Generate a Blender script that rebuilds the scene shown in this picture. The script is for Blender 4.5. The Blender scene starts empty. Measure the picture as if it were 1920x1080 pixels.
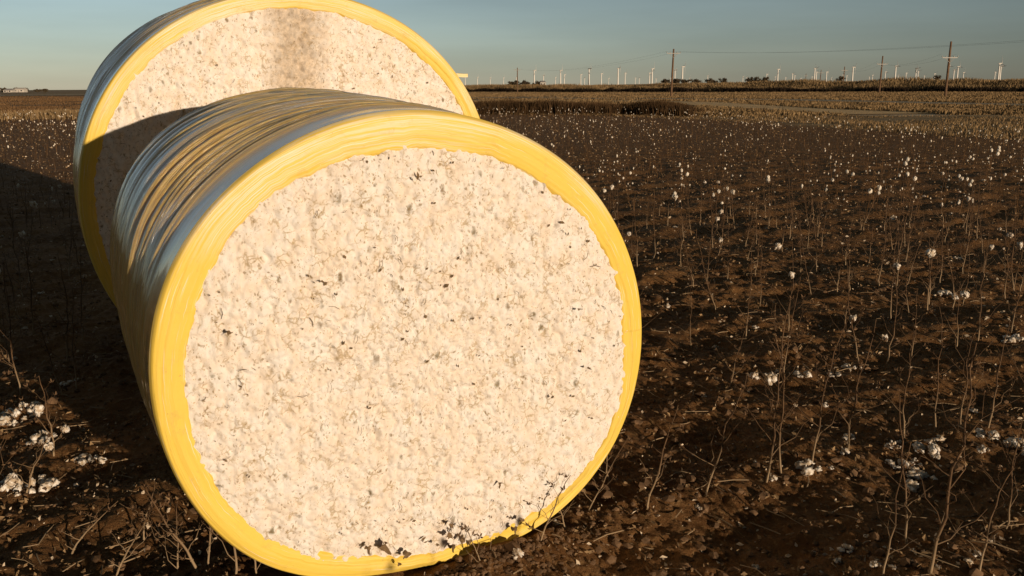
import bpy, math, random
import numpy as np
from mathutils import Vector, Matrix

random.seed(7)
rng = np.random.default_rng(11)
scene = bpy.context.scene
col = scene.collection

# ---------------------------------------------------------------- camera geometry
CAM_H = 2.32
F_PX, PITCH, ROLL = 1700.0, math.atan(377 / 1700.0), -0.006
cp, sp = math.cos(PITCH), math.sin(PITCH)
FWD = np.array([0, cp, -sp]); UP0 = np.array([0, sp, cp]); RT0 = np.array([1.0, 0, 0])
RT = math.cos(ROLL) * RT0 + math.sin(ROLL) * UP0
UP = -math.sin(ROLL) * RT0 + math.cos(ROLL) * UP0
CAM = np.array([0, 0, CAM_H])
SUN_AZ, SUN_EL = 37.5, 5.2          # light travels to the left of straight ahead
sa, se = math.radians(SUN_AZ), math.radians(SUN_EL)
TO_SUN = np.array([math.sin(sa) * math.cos(se), -math.cos(sa) * math.cos(se), math.sin(se)])

def ray(px, py):
    return (px - 960) / F_PX * RT - (py - 540) / F_PX * UP + FWD

def sight(px, py, D_):
    d = ray(px, py); return d[0] / d[1] * D_, CAM_H + d[2] / d[1] * D_

def proj(P):
    d = np.asarray(P, float) - CAM
    z = d @ FWD
    return 960 + F_PX * (d @ RT) / z, 540 - F_PX * (d @ UP) / z, z

# ---------------------------------------------------------------- noise
def _h(ix, iy, seed):
    h = (ix.astype(np.int64) * 374761393 + iy.astype(np.int64) * 668265263 + seed * 982451653) & 0xFFFFFFFF
    h = ((h ^ (h >> 13)) * 1274126177) & 0xFFFFFFFF
    h = (h ^ (h >> 16)) & 0xFFFFFFFF
    h = (h * 2246822519) & 0xFFFFFFFF
    return ((h ^ (h >> 15)) & 0xFFFFFF) / float(0xFFFFFF)

def vnoise(x, y, seed=0):
    x = np.asarray(x, float); y = np.asarray(y, float)
    ix, iy = np.floor(x), np.floor(y)
    fx, fy = x - ix, y - iy
    fx = fx * fx * (3 - 2 * fx); fy = fy * fy * (3 - 2 * fy)
    ix = ix.astype(np.int64); iy = iy.astype(np.int64)
    a = _h(ix, iy, seed); b = _h(ix + 1, iy, seed); c = _h(ix, iy + 1, seed); d = _h(ix + 1, iy + 1, seed)
    return (a * (1 - fx) + b * fx) * (1 - fy) + (c * (1 - fx) + d * fx) * fy

def fbm(x, y, seed=0, octv=4, lac=2.03, gain=.5):
    s = 0; a = 1; t = 0
    for o in range(octv):
        s = s + a * (vnoise(x, y, seed + o * 17) * 2 - 1); t += a
        x = x * lac + 13.7; y = y * lac + 5.1; a *= gain
    return s / t

def worley(x, y, seed=0):
    ix, iy = np.floor(x).astype(np.int64), np.floor(y).astype(np.int64)
    best = np.full(np.shape(x), 9.0)
    for dx in (-1, 0, 1):
        for dy in (-1, 0, 1):
            cx, cy = ix + dx, iy + dy
            px = cx + _h(cx, cy, seed); py = cy + _h(cx, cy, seed + 91)
            best = np.minimum(best, (px - x) ** 2 + (py - y) ** 2)
    return np.sqrt(best)

def sstep(a, b, x):
    t = np.clip((np.asarray(x, float) - a) / (b - a), 0, 1)
    return t * t * (3 - 2 * t)

# ---------------------------------------------------------------- mesh helpers
def mesh_from(name, V, Fc, mats, mat_idx=None, smooth=True):
    """V (n,3); Fc: array (m,k) or list of arrays"""
    V = np.asarray(V, np.float32)
    if isinstance(Fc, np.ndarray): Fc = [Fc]
    Fc = [np.asarray(f, np.int32) for f in Fc if len(f)]
    me = bpy.data.meshes.new(name)
    loops = np.concatenate([f.ravel() for f in Fc])
    sizes = np.concatenate([np.full(len(f), f.shape[1], np.int32) for f in Fc])
    starts = np.concatenate([[0], np.cumsum(sizes)[:-1]]).astype(np.int32)
    me.vertices.add(len(V)); me.loops.add(len(loops)); me.polygons.add(len(sizes))
    me.vertices.foreach_set('co', V.ravel())
    me.loops.foreach_set('vertex_index', loops)
    me.polygons.foreach_set('loop_start', starts)
    if mat_idx is not None: me.polygons.foreach_set('material_index', np.asarray(mat_idx, np.int32))
    me.polygons.foreach_set('use_smooth', np.full(len(sizes), smooth))
    for m in (mats if isinstance(mats, (list, tuple)) else [mats]): me.materials.append(m)
    me.update(calc_edges=True)
    return me

def link(name, data, parent=None, loc=None, **props):
    o = bpy.data.objects.new(name, data)
    col.objects.link(o)
    if parent is not None: o.parent = parent
    if loc is not None: o.location = loc
    for k, v in props.items(): o[k] = v
    return o

def add_uv(me, uv):
    l = np.empty(len(me.loops), np.int32); me.loops.foreach_get('vertex_index', l)
    lay = me.uv_layers.new(name='UVMap')
    lay.data.foreach_set('uv', np.asarray(uv, np.float32)[l].ravel())

def grid_faces(nu, nv, wrap_u=False):
    """index = v*nu + u"""
    u = np.arange(nu if wrap_u else nu - 1); v = np.arange(nv - 1)
    U, Vv = np.meshgrid(u, v)
    U = U.ravel(); Vv = Vv.ravel(); U1 = (U + 1) % nu
    return np.stack([Vv * nu + U, Vv * nu + U1, (Vv + 1) * nu + U1, (Vv + 1) * nu + U], 1)

def tube(points, radii, sides=5):
    P = np.asarray(points, float); n = len(P)
    T = np.gradient(P, axis=0); T /= np.linalg.norm(T, axis=1)[:, None] + 1e-9
    ref = np.array([0.31, 0.83, 0.47]); A = np.cross(T, ref); A /= np.linalg.norm(A, axis=1)[:, None] + 1e-9
    B = np.cross(T, A)
    a = np.arange(sides) / sides * 2 * np.pi
    V = P[:, None, :] + np.asarray(radii)[:, None, None] * (np.cos(a)[None, :, None] * A[:, None] + np.sin(a)[None, :, None] * B[:, None])
    return V.reshape(-1, 3), grid_faces(sides, n, True)

class MB:
    def __init__(s): s.V = []; s.F = {}; s.M = {}; s.n = 0
    def add(s, V, Fc, m=0):
        Fc = np.asarray(Fc)
        s.F.setdefault(Fc.shape[1], []).append(Fc + s.n); s.M.setdefault(Fc.shape[1], []).append(np.full(len(Fc), m))
        s.V.append(np.asarray(V, float)); s.n += len(V)
    def box(s, c, size, m=0, rot=None):
        c = np.array(c, float); h = np.array(size, float) / 2
        V = np.array([[x, y, z] for x in (-1, 1) for y in (-1, 1) for z in (-1, 1)], float) * h
        if rot is not None: V = V @ np.array(rot).T
        s.add(V + c, np.array([[0, 1, 3, 2], [4, 6, 7, 5], [0, 4, 5, 1], [2, 3, 7, 6], [0, 2, 6, 4], [1, 5, 7, 3]]), m)
    def tube(s, pts, r, sides=5, m=0):
        if np.isscalar(r): r = np.full(len(pts), r)
        V, Fc = tube(pts, r, sides); s.add(V, Fc, m)
    def mesh(s, name, mats, smooth=True):
        ks = sorted(s.F)
        return mesh_from(name, np.concatenate(s.V), [np.concatenate(s.F[k]) for k in ks], mats, np.concatenate([np.concatenate(s.M[k]) for k in ks]), smooth)

def ico(sub):
    import bmesh
    bm = bmesh.new(); bmesh.ops.create_icosphere(bm, subdivisions=sub, radius=1)
    V = np.array([v.co[:] for v in bm.verts]); Fc = np.array([[v.index for v in f.verts] for f in bm.faces]); bm.free()
    return V, Fc
ICO1, ICO2, ICO3 = ico(1), ico(2), ico(3)

def lumpV(V, seed, amp=.25, sc=1.5):
    n = fbm(V[:, 0] * sc + V[:, 2] * .7 + seed * 3.1, V[:, 1] * sc - V[:, 2] * 1.1 + seed * 7.7, seed, 3)
    return V * (1 + amp * n)[:, None]

# ---------------------------------------------------------------- material helper
class Mat:
    def __init__(s, name):
        s.m = bpy.data.materials.new(name); s.m.use_nodes = True
        s.t = s.m.node_tree; s.N = s.t.nodes; s.L = s.t.links
        s.b = s.N['Principled BSDF']
    def n(s, typ, **kw):
        nd = s.N.new(typ)
        for k, v in kw.items():
            if k in ('ins',):
                for i, val in v.items():
                    if hasattr(val, 'is_output'): s.L.new(val, nd.inputs[i])
                    else: nd.inputs[i].default_value = val
            else: setattr(nd, k, v)
        return nd
    def coord(s, which='Object'): return s.n('ShaderNodeTexCoord').outputs[which]
    def mapping(s, v, scale=(1, 1, 1), loc=(0, 0, 0), rot=(0, 0, 0)):
        return s.n('ShaderNodeMapping', ins={'Vector': v, 'Scale': scale, 'Location': loc, 'Rotation': rot}).outputs[0]
    def noise(s, v, scale, detail=4, rough=.55, dist=0):
        return s.n('ShaderNodeTexNoise', ins={'Vector': v, 'Scale': scale, 'Detail': detail, 'Roughness': rough, 'Distortion': dist}).outputs[0]
    def voro(s, v, scale, feature='F1', rand=1, out='Distance'):
        nd = s.n('ShaderNodeTexVoronoi', feature=feature, ins={'Vector': v, 'Scale': scale, 'Randomness': rand}); return nd.outputs[out]
    def ramp(s, x, stops):
        nd = s.n('ShaderNodeValToRGB', ins={0: x}); e = nd.color_ramp.elements
        while len(e) < len(stops): e.new(.5)
        for i, (p, c) in enumerate(stops):
            e[i].position = p
            e[i].color = (c, c, c, 1) if np.isscalar(c) else (*c, 1)
        return nd.outputs[0]
    def mix(s, f, a, b, mode='MIX'):
        nd = s.n('ShaderNodeMix', data_type='RGBA', blend_type=mode)
        for i, val in ((0, f), (6, a), (7, b)):
            if hasattr(val, 'is_output'): s.L.new(val, nd.inputs[i])
            elif i == 0: nd.inputs[0].default_value = val
            else: nd.inputs[i].default_value = (*val, 1) if len(val) == 3 else val
        return nd.outputs[2]
    def math(s, op, a, b=0.0, clamp=False):
        nd = s.n('ShaderNodeMath', operation=op, use_clamp=clamp, ins={0: a, 1: b}); return nd.outputs[0]
    def bump(s, h, strength=.5, dist=.01, normal=None):
        ins = {'Height': h, 'Strength': strength, 'Distance': dist}
        if normal is not None: ins['Normal'] = normal
        return s.n('ShaderNodeBump', ins=ins).outputs[0]
    def set(s, **kw):
        names = dict(color='Base Color', rough='Roughness', spec='Specular IOR Level', normal='Normal', trans='Transmission Weight', coat='Coat Weight', coatr='Coat Roughness', metal='Metallic', sub='Subsurface Weight', sheen='Sheen Weight', alpha='Alpha')
        for k, v in kw.items():
            i = s.b.inputs[names[k]]
            if hasattr(v, 'is_output'): s.L.new(v, i)
            elif k == 'color': i.default_value = (*v, 1)
            else: i.default_value = v
        return s.m

def simple(name, c, rough=.8, spec=.3, var=0.0, scale=5.0, coord='Object'):
    M = Mat(name)
    if var:
        nz = M.noise(M.coord(coord), scale, 4)
        M.set(color=M.mix(M.ramp(nz, [(.3, 0), (.7, 1)]), tuple(x * (1 - var) for x in c), tuple(min(1, x * (1 + var)) for x in c)))
    else: M.set(color=c)
    return M.set(rough=rough, spec=spec)

# ---------------------------------------------------------------- materials
# cotton of the bale faces
def cotton_face_mat(shade_band=False):
    M = Mat('packed_cotton'); v = M.coord('Object')
    base = (.87, .80, .71)
    tone = M.ramp(M.noise(v, 11, 6, .68), [(.40, 0), (.60, 1)])
    c = M.mix(tone, (.84, .71, .57), base)
    # creases between the locks coloured tan
    vd = M.n('ShaderNodeVectorMath', operation='ADD', ins={0: v, 1: M.n('ShaderNodeVectorMath', operation='SCALE', ins={0: M.n('ShaderNodeTexNoise', ins={'Vector': v, 'Scale': 28, 'Detail': 3}).outputs[1], 'Scale': .04}).outputs[0]}).outputs[0]
    e1 = M.voro(vd, 26, 'DISTANCE_TO_EDGE')
    gate = M.ramp(M.noise(v, 14, 3), [(.50, 0), (.62, 1)])
    cre = M.math('MULTIPLY', M.ramp(e1, [(.0, .75), (.11, 0)]), gate)
    c = M.mix(cre, c, (.42, .29, .13))
    # flecks of leaf and stem, stretched up and down
    vs = M.mapping(vd, (1, 1, .55))
    f1 = M.voro(vs, 17); g1 = M.ramp(M.noise(v, 11, 2), [(.52, 0), (.61, 1)])
    fl = M.math('MULTIPLY', M.ramp(f1, [(.13, .95), (.27, 0)]), g1)
    fcol = M.mix(M.ramp(M.noise(v, 40, 2), [(.4, 0), (.6, 1)]), (.20, .13, .06), (.24, .20, .12))
    patch = M.ramp(M.noise(v, 2.6, 3, .6), [(.36, .5), (.60, 1)])
    fl = M.math('MULTIPLY', fl, patch)
    c = M.mix(fl, c, fcol)
    f2 = M.voro(M.mapping(vd, (1, 1, .6), (3, 5, 2)), 58)
    g2 = M.ramp(M.noise(v, 21, 2), [(.46, 0), (.56, 1)])
    c = M.mix(M.math('MULTIPLY', M.ramp(f2, [(.16, .8), (.36, 0)]), M.math('MULTIPLY', g2, patch)), c, (.26, .165, .06))
    f3 = M.voro(M.mapping(vd, (1, 1, 1), (1, 9, 4)), 85)
    g3 = M.ramp(M.noise(v, 32, 2), [(.48, 0), (.57, 1)])
    c = M.mix(M.math('MULTIPLY', M.ramp(f3, [(.15, .7), (.3, 0)]), g3), c, (.44, .28, .08))
    if shade_band:  # soft cast shadow painted into the cotton colour as a mottled dark band
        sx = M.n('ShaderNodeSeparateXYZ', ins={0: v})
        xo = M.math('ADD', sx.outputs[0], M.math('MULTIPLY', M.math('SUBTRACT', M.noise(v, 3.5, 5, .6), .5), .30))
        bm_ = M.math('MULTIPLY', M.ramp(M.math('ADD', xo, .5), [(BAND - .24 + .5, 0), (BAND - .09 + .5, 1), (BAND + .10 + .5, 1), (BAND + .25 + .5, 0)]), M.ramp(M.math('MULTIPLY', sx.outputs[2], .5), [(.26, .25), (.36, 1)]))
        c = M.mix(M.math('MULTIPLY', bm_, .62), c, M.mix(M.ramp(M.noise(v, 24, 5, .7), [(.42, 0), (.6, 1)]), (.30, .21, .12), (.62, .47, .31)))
    b = M.bump(M.noise(v, 60, 5, .65), .55, .012)
    b = M.bump(M.noise(v, 240, 3), .35, .004, b)
    return M.set(color=c, rough=1, spec=.05, normal=b)
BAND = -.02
M_COTTON = cotton_face_mat()
M_COTTON_SHADEBAND = cotton_face_mat(True)

def film_mat(name, rim=False):
    M = Mat(name); uv = M.coord('UV'); v = M.coord('Object')
    streak = M.noise(M.mapping(uv, (.9, 55, 1)), 1.0, 5, .62, .15)
    fine = M.noise(M.mapping(uv, (2.2, 210, 1), (3, 1, 0)), 1.0, 4, .6)
    yellow = (.82, .565, .085)
    if rim:
        c = M.mix(M.ramp(streak, [(.45, 0), (.7, .3)]), yellow, (.82, .55, .13))
        # pale stretched film lies mostly over the top of the rim
        big = M.noise(M.mapping(uv, (.55, 5, 1), (1.7, .3, 0)), 1.0, 3, .5)
        sep = M.n('ShaderNodeSeparateXYZ', ins={0: v}).outputs[2]
        top = M.ramp(sep, [(0.52, 0), (.80, 1)])
        w = M.math('MULTIPLY', M.math('MULTIPLY', M.ramp(big, [(.43, 0), (.56, .9)]), M.ramp(fine, [(.44, 0), (.58, 1)])), top)
        c = M.mix(w, c, (.88, .78, .62))
        dirt = M.ramp(M.noise(v, 7, 7, .75), [(.56, 0), (.72, .7)])
        c = M.mix(dirt, c, (.62, .40, .10))
        spk = M.math('MULTIPLY', M.ramp(M.voro(v, 30), [(.06, .6), (.10, 0)]), M.ramp(M.noise(v, 7, 2), [(.5, 0), (.6, 1)]))
        c = M.mix(spk, c, (.45, .28, .1))
        scuff = M.noise(M.mapping(uv, (3.0, 150, 1), (5, 2, 0)), 1.0, 4, .6)
        c = M.mix(M.ramp(scuff, [(.60, 0), (.68, .8)]), c, (.86, .74, .52))
        b = M.bump(streak, .32, .010); b = M.bump(fine, .25, .004, b); b = M.bump(M.noise(M.mapping(uv, (7, 16, 1), (0, 2, 0), (0, 0, .5)), 1.0, 4, .55), .30, .012, b)
        return M.set(color=c, rough=.5, spec=.3, normal=b)
    c = M.mix(M.ramp(streak, [(.35, 0), (.68, 1)]), (.82, .49, .11), (.86, .58, .24))
    c = M.mix(M.ramp(fine, [(.58, 0), (.70, .5)]), c, (.34, .19, .055))
    scr = M.noise(M.mapping(uv, (5.5, 330, 1), (9, 4, 0)), 1.0, 3, .6)
    c = M.mix(M.ramp(scr, [(.56, 0), (.64, .8)]), c, (.92, .70, .28))
    band = M.ramp(M.n('ShaderNodeSeparateXYZ', ins={0: uv}).outputs[1], [(.17, .12), (.30, 1)])   # tight smooth film next to the rim
    b = M.n('ShaderNodeBump', ins={'Height': streak, 'Strength': M.math('MULTIPLY', band, .9), 'Distance': .03}).outputs[0]
    b = M.n('ShaderNodeBump', ins={'Height': fine, 'Strength': M.math('MULTIPLY', band, .8), 'Distance': .014, 'Normal': b}).outputs[0]
    M.b.inputs['Coat IOR'].default_value = 1.7; M.b.inputs['Subsurface Radius'].default_value = (.05, .03, .012); M.b.inputs['Subsurface Scale'].default_value = 1.0; M.b.inputs['Subsurface Weight'].default_value = .38
    return M.set(color=c, rough=.20, spec=.8, normal=b, coat=.8, coatr=.10)
M_FILM, M_RIM = film_mat('yellow_film'), film_mat('folded_film', True)

# soil with zones carried by a colour attribute (grass, sand, ploughed, field)
def ground_mat():
    M = Mat('field_soil'); v = M.coord('Object')
    att = M.n('ShaderNodeVertexColor', layer_name='zone'); sep = M.n('ShaderNodeSeparateColor', ins={0: att.outputs[0]})
    grass, sand, far = sep.outputs[0], sep.outputs[1], sep.outputs[2]
    n1 = M.noise(v, 1.3, 6, .65); n2 = M.noise(v, 14, 5, .65)
    soil = M.mix(M.ramp(n1, [(.35, 0), (.65, 1)]), (.135, .061, .020), (.24, .118, .043))
    soil = M.mix(M.ramp(n2, [(.5, 0), (.72, .8)]), soil, (.32, .18, .075))
    soil = M.mix(M.ramp(M.noise(v, 40, 4), [(.58, 0), (.66, .5)]), soil, (.38, .235, .10))
    gr = M.mix(M.ramp(M.noise(M.mapping(v, (.25, 1, 1)), .35, 6, .7), [(.38, 0), (.62, 1)]), (.19, .115, .05), (.48, .33, .16))
    sd = M.mix(M.ramp(M.noise(v, .5, 5), [(.35, 0), (.65, 1)]), (.55, .42, .25), (.75, .60, .40))
    fr = M.mix(M.ramp(M.noise(M.mapping(v, (.02, .12, 1)), 1, 5, .6), [(.4, 0), (.6, 1)]), (.24, .145, .07), (.42, .28, .13))
    c = M.mix(grass, soil, gr); c = M.mix(sand, c, sd); c = M.mix(far, c, fr)
    b = M.bump(n2, .9, .05); b = M.bump(M.noise(v, 70, 6, .75), 1.0, .018, b)
    b = M.bump(M.noise(v, 3.0, 4, .6), .5, .10, b)
    return M.set(color=c, rough=.95, spec=.12, normal=b)
M_GROUND = ground_mat()
M_STEM = Mat('dry_stem')
_v = M_STEM.coord('Object')
_z = M_STEM.n('ShaderNodeSeparateXYZ', ins={0: _v}).outputs[2]
_c = M_STEM.mix(M_STEM.ramp(M_STEM.noise(_v, 18, 4), [(.35, 0), (.65, 1)]), (.06, .032, .014), (.16, .09, .042))
M_STEM = M_STEM.set(color=M_STEM.mix(M_STEM.ramp(_z, [(.05, .85), (.30, 0)]), _c, (.36, .25, .14)), rough=.75, spec=.25)
def lint_mat():
    M = Mat('cotton_lint'); v = M.coord('Object')
    c = M.mix(M.ramp(M.noise(v, 38, 4), [(.42, 0), (.62, 1)]), (.50, .38, .25), (.84, .77, .67))
    return M.set(color=c, rough=1, spec=.05, normal=M.bump(M.noise(v, 130, 4, .7), .6, .006))
M_LINT = lint_mat()
M_LINTFAR = simple('field_lint', (.74, .64, .50), 1, .05, .2, 9)
M_LINTOLD = simple('weathered_lint', (.62, .49, .34), 1, .05, .3, 20)
M_BUR = simple('dry_bur', (.14, .08, .04), .8, .2, .4, 60)
M_LEAF = simple('dry_leaf', (.19, .12, .06), .85, .2, .45, 45)
M_TRASH = simple('plant_trash', (.17, .11, .055), .9, .1, .5, 30)
M_LITTER = simple('leaf_litter', (.26, .165, .08), .9, .2, .6, 9)
M_CLOD = simple('soil_clod', (.15, .088, .046), .95, .1, .45, 12)
M_WEED = simple('dark_weeds', (.075, .042, .018), .9, .1, .5, .8)
M_WEEDLIT = simple('brown_stubble', (.15, .085, .038), .9, .1, .4, .3)
M_BANKSHADE = simple('bank_shade', (.022, .014, .008), .9, .1, .5, .5)
M_STUB = simple('stubble_stem', (.11, .058, .024), .85, .1, .5, .3)
M_VERGE = simple('brown_grass', (.22, .142, .066), .9, .1, .55, .25)
M_GRASS = simple('dry_grass', (.26, .17, .08), .9, .1, .45, .5)
M_POLE = simple('pole_wood', (.15, .085, .045), .85, .2, .3, 3)
M_STEEL = simple('galvanised', (.4, .36, .3), .5, .4)
M_WIRE = simple('wire', (.24, .22, .20), .6, .4)
M_WHITE = simple('turbine_white', (.70, .65, .57), .5, .4)
M_BARK = simple('bark', (.10, .065, .04), .9, .1)
M_CROWN = simple('tree_leaves', (.085, .062, .036), .9, .1, .4, .8)
M_HOUSE = simple('white_siding', (.55, .49, .41), .8, .2, .1, .6)
M_ROOF = simple('grey_roof', (.32, .29, .26), .8, .2, .15, .8)
M_GLASS = simple('dark_pane', (.03, .035, .04), .2, .5)
def road_mat(name, c, var, sc):
    M = Mat(name); v = M.coord('Object')
    return M.set(color=M.mix(M.ramp(M.noise(v, sc, 6, .65), [(.35, 0), (.65, 1)]), tuple(x * (1 - var) for x in c), tuple(x * (1 + var) for x in c)), rough=.8, spec=.3, normal=M.bump(M.noise(v, 8, 5, .7), .9, .06))
M_ROAD = road_mat('weathered_asphalt', (.40, .31, .20), .15, .4); M_ROAD.node_tree.nodes['Principled BSDF'].inputs['Specular IOR Level'].default_value = .08
M_TRACK = road_mat('pale_sand', (.80, .52, .25), .2, .3); M_TRACK.node_tree.nodes['Principled BSDF'].inputs['Specular IOR Level'].default_value = .03
M_FARROAD = road_mat('far_gravel', (.72, .58, .38), .1, .05)

# ---------------------------------------------------------------- bale geometry (centre of front face, axis, profile)
def axis(yaw, tilt):
    n = np.array([-math.sin(yaw) * math.cos(tilt), math.cos(yaw) * math.cos(tilt), math.sin(tilt)])
    u = np.cross(n, [0, 0, 1]); u /= np.linalg.norm(u); return n, u, np.cross(u, n)
def harm(c, th):
    r = np.full_like(th, c[0])
    for k in range(1, (len(c) - 1) // 2 + 1): r = r + c[2 * k - 1] * np.cos(k * th) + c[2 * k] * np.sin(k * th)
    return r
FRONT = dict(C=np.array([-.3895, 3.9669, -1.2094 + CAM_H]), ax=axis(.4541, .0346), L=2.3,
             O=[1.1492, 0, .0008, .044, -.0188, .0025, -.0178, -.0139, -.0018, .0001, .0077, .002, -.0018, .0004, -.0013],
             I=[1.0278, .0122, -.0312, .0451, -.0296, .0018, -.0146, -.0159, -.0016, .0003, .0011, -.003, .0014, -.0021, .0021])
BACK = dict(C=np.array([-1.5684, 6.8428, -.8373 + CAM_H]), ax=axis(.431, .0502), L=2.9,
            O=[1.5451, .009, -.0032, .0107, -.001, -.0007, .008, -.0035, .0001],
            I=[1.4408, .003, -.0204, .0107, -.0035, .0053, .0052, -.0037, -.0007])

def bale_clear(x, y, m=0.0):
    """True where the ground is free of the bales"""
    ok = np.ones(np.shape(x), bool)
    for b in (FRONT, BACK):
        n, u, w = b['ax']; dx, dy = x - b['C'][0], y - b['C'][1]
        s = (dx * n[0] + dy * n[1]); t = dx * u[0] + dy * u[1]
        ok &= ~((s > -m) & (s < b['L'] + m) & (np.abs(t) < b['O'][0] * .72 + m))
    return ok

# ---------------------------------------------------------------- ground height and zones
RW = np.array([-math.sin(math.radians(25)), math.cos(math.radians(25))])   # across the rows
RU = np.array([math.cos(math.radians(25)), math.sin(math.radians(25))])    # along the rows
ROWS = [-12.3 + 1.02 * k for k in range(14)] + [1.95, 2.95, 3.99, 5.46] + [6.5 + 1.02 * k for k in range(90)]

def seg_dist(x, y, pts):
    d = np.full(np.shape(x), 1e9)
    for (x0, y0), (x1, y1) in zip(pts[:-1], pts[1:]):
        vx, vy = x1 - x0, y1 - y0
        t = np.clip(((x - x0) * vx + (y - y0) * vy) / (vx * vx + vy * vy), 0, 1)
        d = np.minimum(d, np.hypot(x - x0 - t * vx, y - y0 - t * vy))
    return d
EDGE_X = [-400, -45, -3, 7, 13.5, 17, 22, 40, 400]
EDGE_Y = [81, 81, 84, 80, 69, 54, 41, 27, 10]
BANK_X = [-400, -140, -16, 60, 147, 300, 900]
BANK_Y = [700, 560, 458, 365, 265, 100, -500]
ROADP = [(-140, 300), (-60, 240), (-7, 201), (46, 145), (60, 101), (70, 60), (84, 0)]
TRACKP = [(-40, 178), (-6, 160), (17, 151), (26, 131), (27.5, 92), (30, 80), (31, 74)]
FARROADP = [(-420, 400), (-203, 372), (-120, 362)]

def base_h(x, y):
    """broad ground form, no clods"""
    x = np.asarray(x, float); y = np.asarray(y, float)
    b = np.interp(x, BANK_X, BANK_Y)
    up = sstep(0, 40, y - b) * (1.6 + 1.1 * sstep(40, 130, x) + 1.4 * sstep(0, 260, y - b)) * sstep(-190, -20, x)
    h = up + .25 * fbm(x / 90, y / 90, 5, 2) * sstep(30, 120, np.hypot(x, y)) * (1 - sstep(1000, 2500, np.hypot(x, y)))
    n, u, w = FRONT['ax']
    dx, dy = x - FRONT['C'][0], y - FRONT['C'][1]
    s = dx * n[0] + dy * n[1]; t = dx * u[0] + dy * u[1]
    h = h + .11 * np.exp(-(t / 1.6) ** 2) * sstep(.1, 2.2, s) * (1 - sstep(4.5, 9, s))
    h = h + .035 * np.exp(-(t / .8) ** 2) * np.exp(-((s - .3) / .5) ** 2) + .05 * np.exp(-(t / .75) ** 4) * np.exp(-((s + .10) / .12) ** 2) * (.3 + 1.2 * vnoise(x * 5, y * 5, 90))
    return h

def ground_h(x, y):
    x = np.asarray(x, float); y = np.asarray(y, float)
    R = np.hypot(x, y); w = x * RW[0] + y * RW[1]
    near = 1 - sstep(18, 45, R)
    infield = (y < np.interp(x, EDGE_X, EDGE_Y))
    bed = np.cos((w - 3.99 + .30 * fbm(x * .6, y * .6, 3, 2)) * 2 * np.pi / 1.02)
    d = .013 * bed * (.4 + 1.2 * vnoise(x / 2.2, y / 2.2, 19)) + .075 * fbm(x / .62, y / .62, 21, 5)
    c = np.maximum(0, vnoise(x / .16, y / .13, 31) - .42)
    d = d + .085 * c * vnoise(x / 1.1, y / 1.1, 8)
    c2 = np.maximum(0, .5 - worley(x / .075, y / .075, 41))
    d = d + .026 * c2 * sstep(.30, .65, vnoise(x / .5, y / .5, 61))
    d = d + .016 * np.maximum(0, .5 - worley(x / .032, y / .032, 43)) * sstep(.3, .6, vnoise(x / .35, y / .35, 63))
    d = d + .024 * fbm(x / .09, y / .07, 51, 5)
    return base_h(x, y) + d * (near * .95 + .05) * np.where(infield, 1, .3)

# ground sheet : polar grid round the viewpoint, out to the horizon
az = np.concatenate([np.arange(-36, 36.01, .125), np.arange(39, 322, 3.0)])
az = np.radians(az)
rad = [0.6]
while rad[-1] < 9500:
    r = rad[-1]
    rad.append(r * (1.05 if r < 2.6 else 1.0032 if r < 13 else 1.006 if r < 60 else 1.018 if r < 500 else 1.06))
rad = np.array(rad)
A, Rr = np.meshgrid(az, rad)
X = (np.sin(A) * Rr).ravel(); Y = (np.cos(A) * Rr).ravel()
Z = ground_h(X, Y)
GV = np.stack([X, Y, Z], 1); nA = len(az)
GF = grid_faces(nA, len(rad), True)
GV = np.concatenate([GV, [[0, 0, 0]]]); ctr = len(GV) - 1
tri = np.stack([np.full(nA, ctr), (np.arange(nA) + 1) % nA, np.arange(nA)], 1)
me = mesh_from('ground', GV, [tri, GF[:, ::-1]], M_GROUND)
me.flip_normals() if me.polygons[len(me.polygons) // 2].normal.z < 0 else None
# zones
x, y = GV[:, 0], GV[:, 1]
e = np.interp(x, EDGE_X, EDGE_Y); past = y - e - 3 * fbm(x / 6, y / 6, 71, 3)
R = np.hypot(x, y)
bnk = np.interp(x, BANK_X, BANK_Y)
left = 1 - sstep(-26, -14, x - (y - 80) * .02)
grass = sstep(-6, 4, past) * (1 - left * sstep(92, 100, y + 4 * fbm(x / 20, y / 20, 9, 3)))
grass = np.clip(grass * (.75 + .6 * fbm(x / 9, y / 5, 12, 3)), 0, 1)
sand = (1 - sstep(2.0, 6.0, seg_dist(x, y, TRACKP) + 2 * fbm(x / 8, y / 8, 77, 3))) * .8
grass = np.maximum(grass, left * sstep(88, 96, y) * .55 * (.6 + .7 * fbm(x / 30, y / 30, 29, 3)))
far = np.maximum(sstep(0, 40, y - bnk) * (1 - left), sstep(355, 390, y) * left)
ca = me.color_attributes.new('zone', 'FLOAT_COLOR', 'POINT')
ca.data.foreach_set('color', np.stack([grass, sand, far, np.ones_like(far)], 1).astype(np.float32).ravel())
link('ground', me, kind='structure', label='dark brown cotton field soil with dry verges reaching the horizon')

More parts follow.
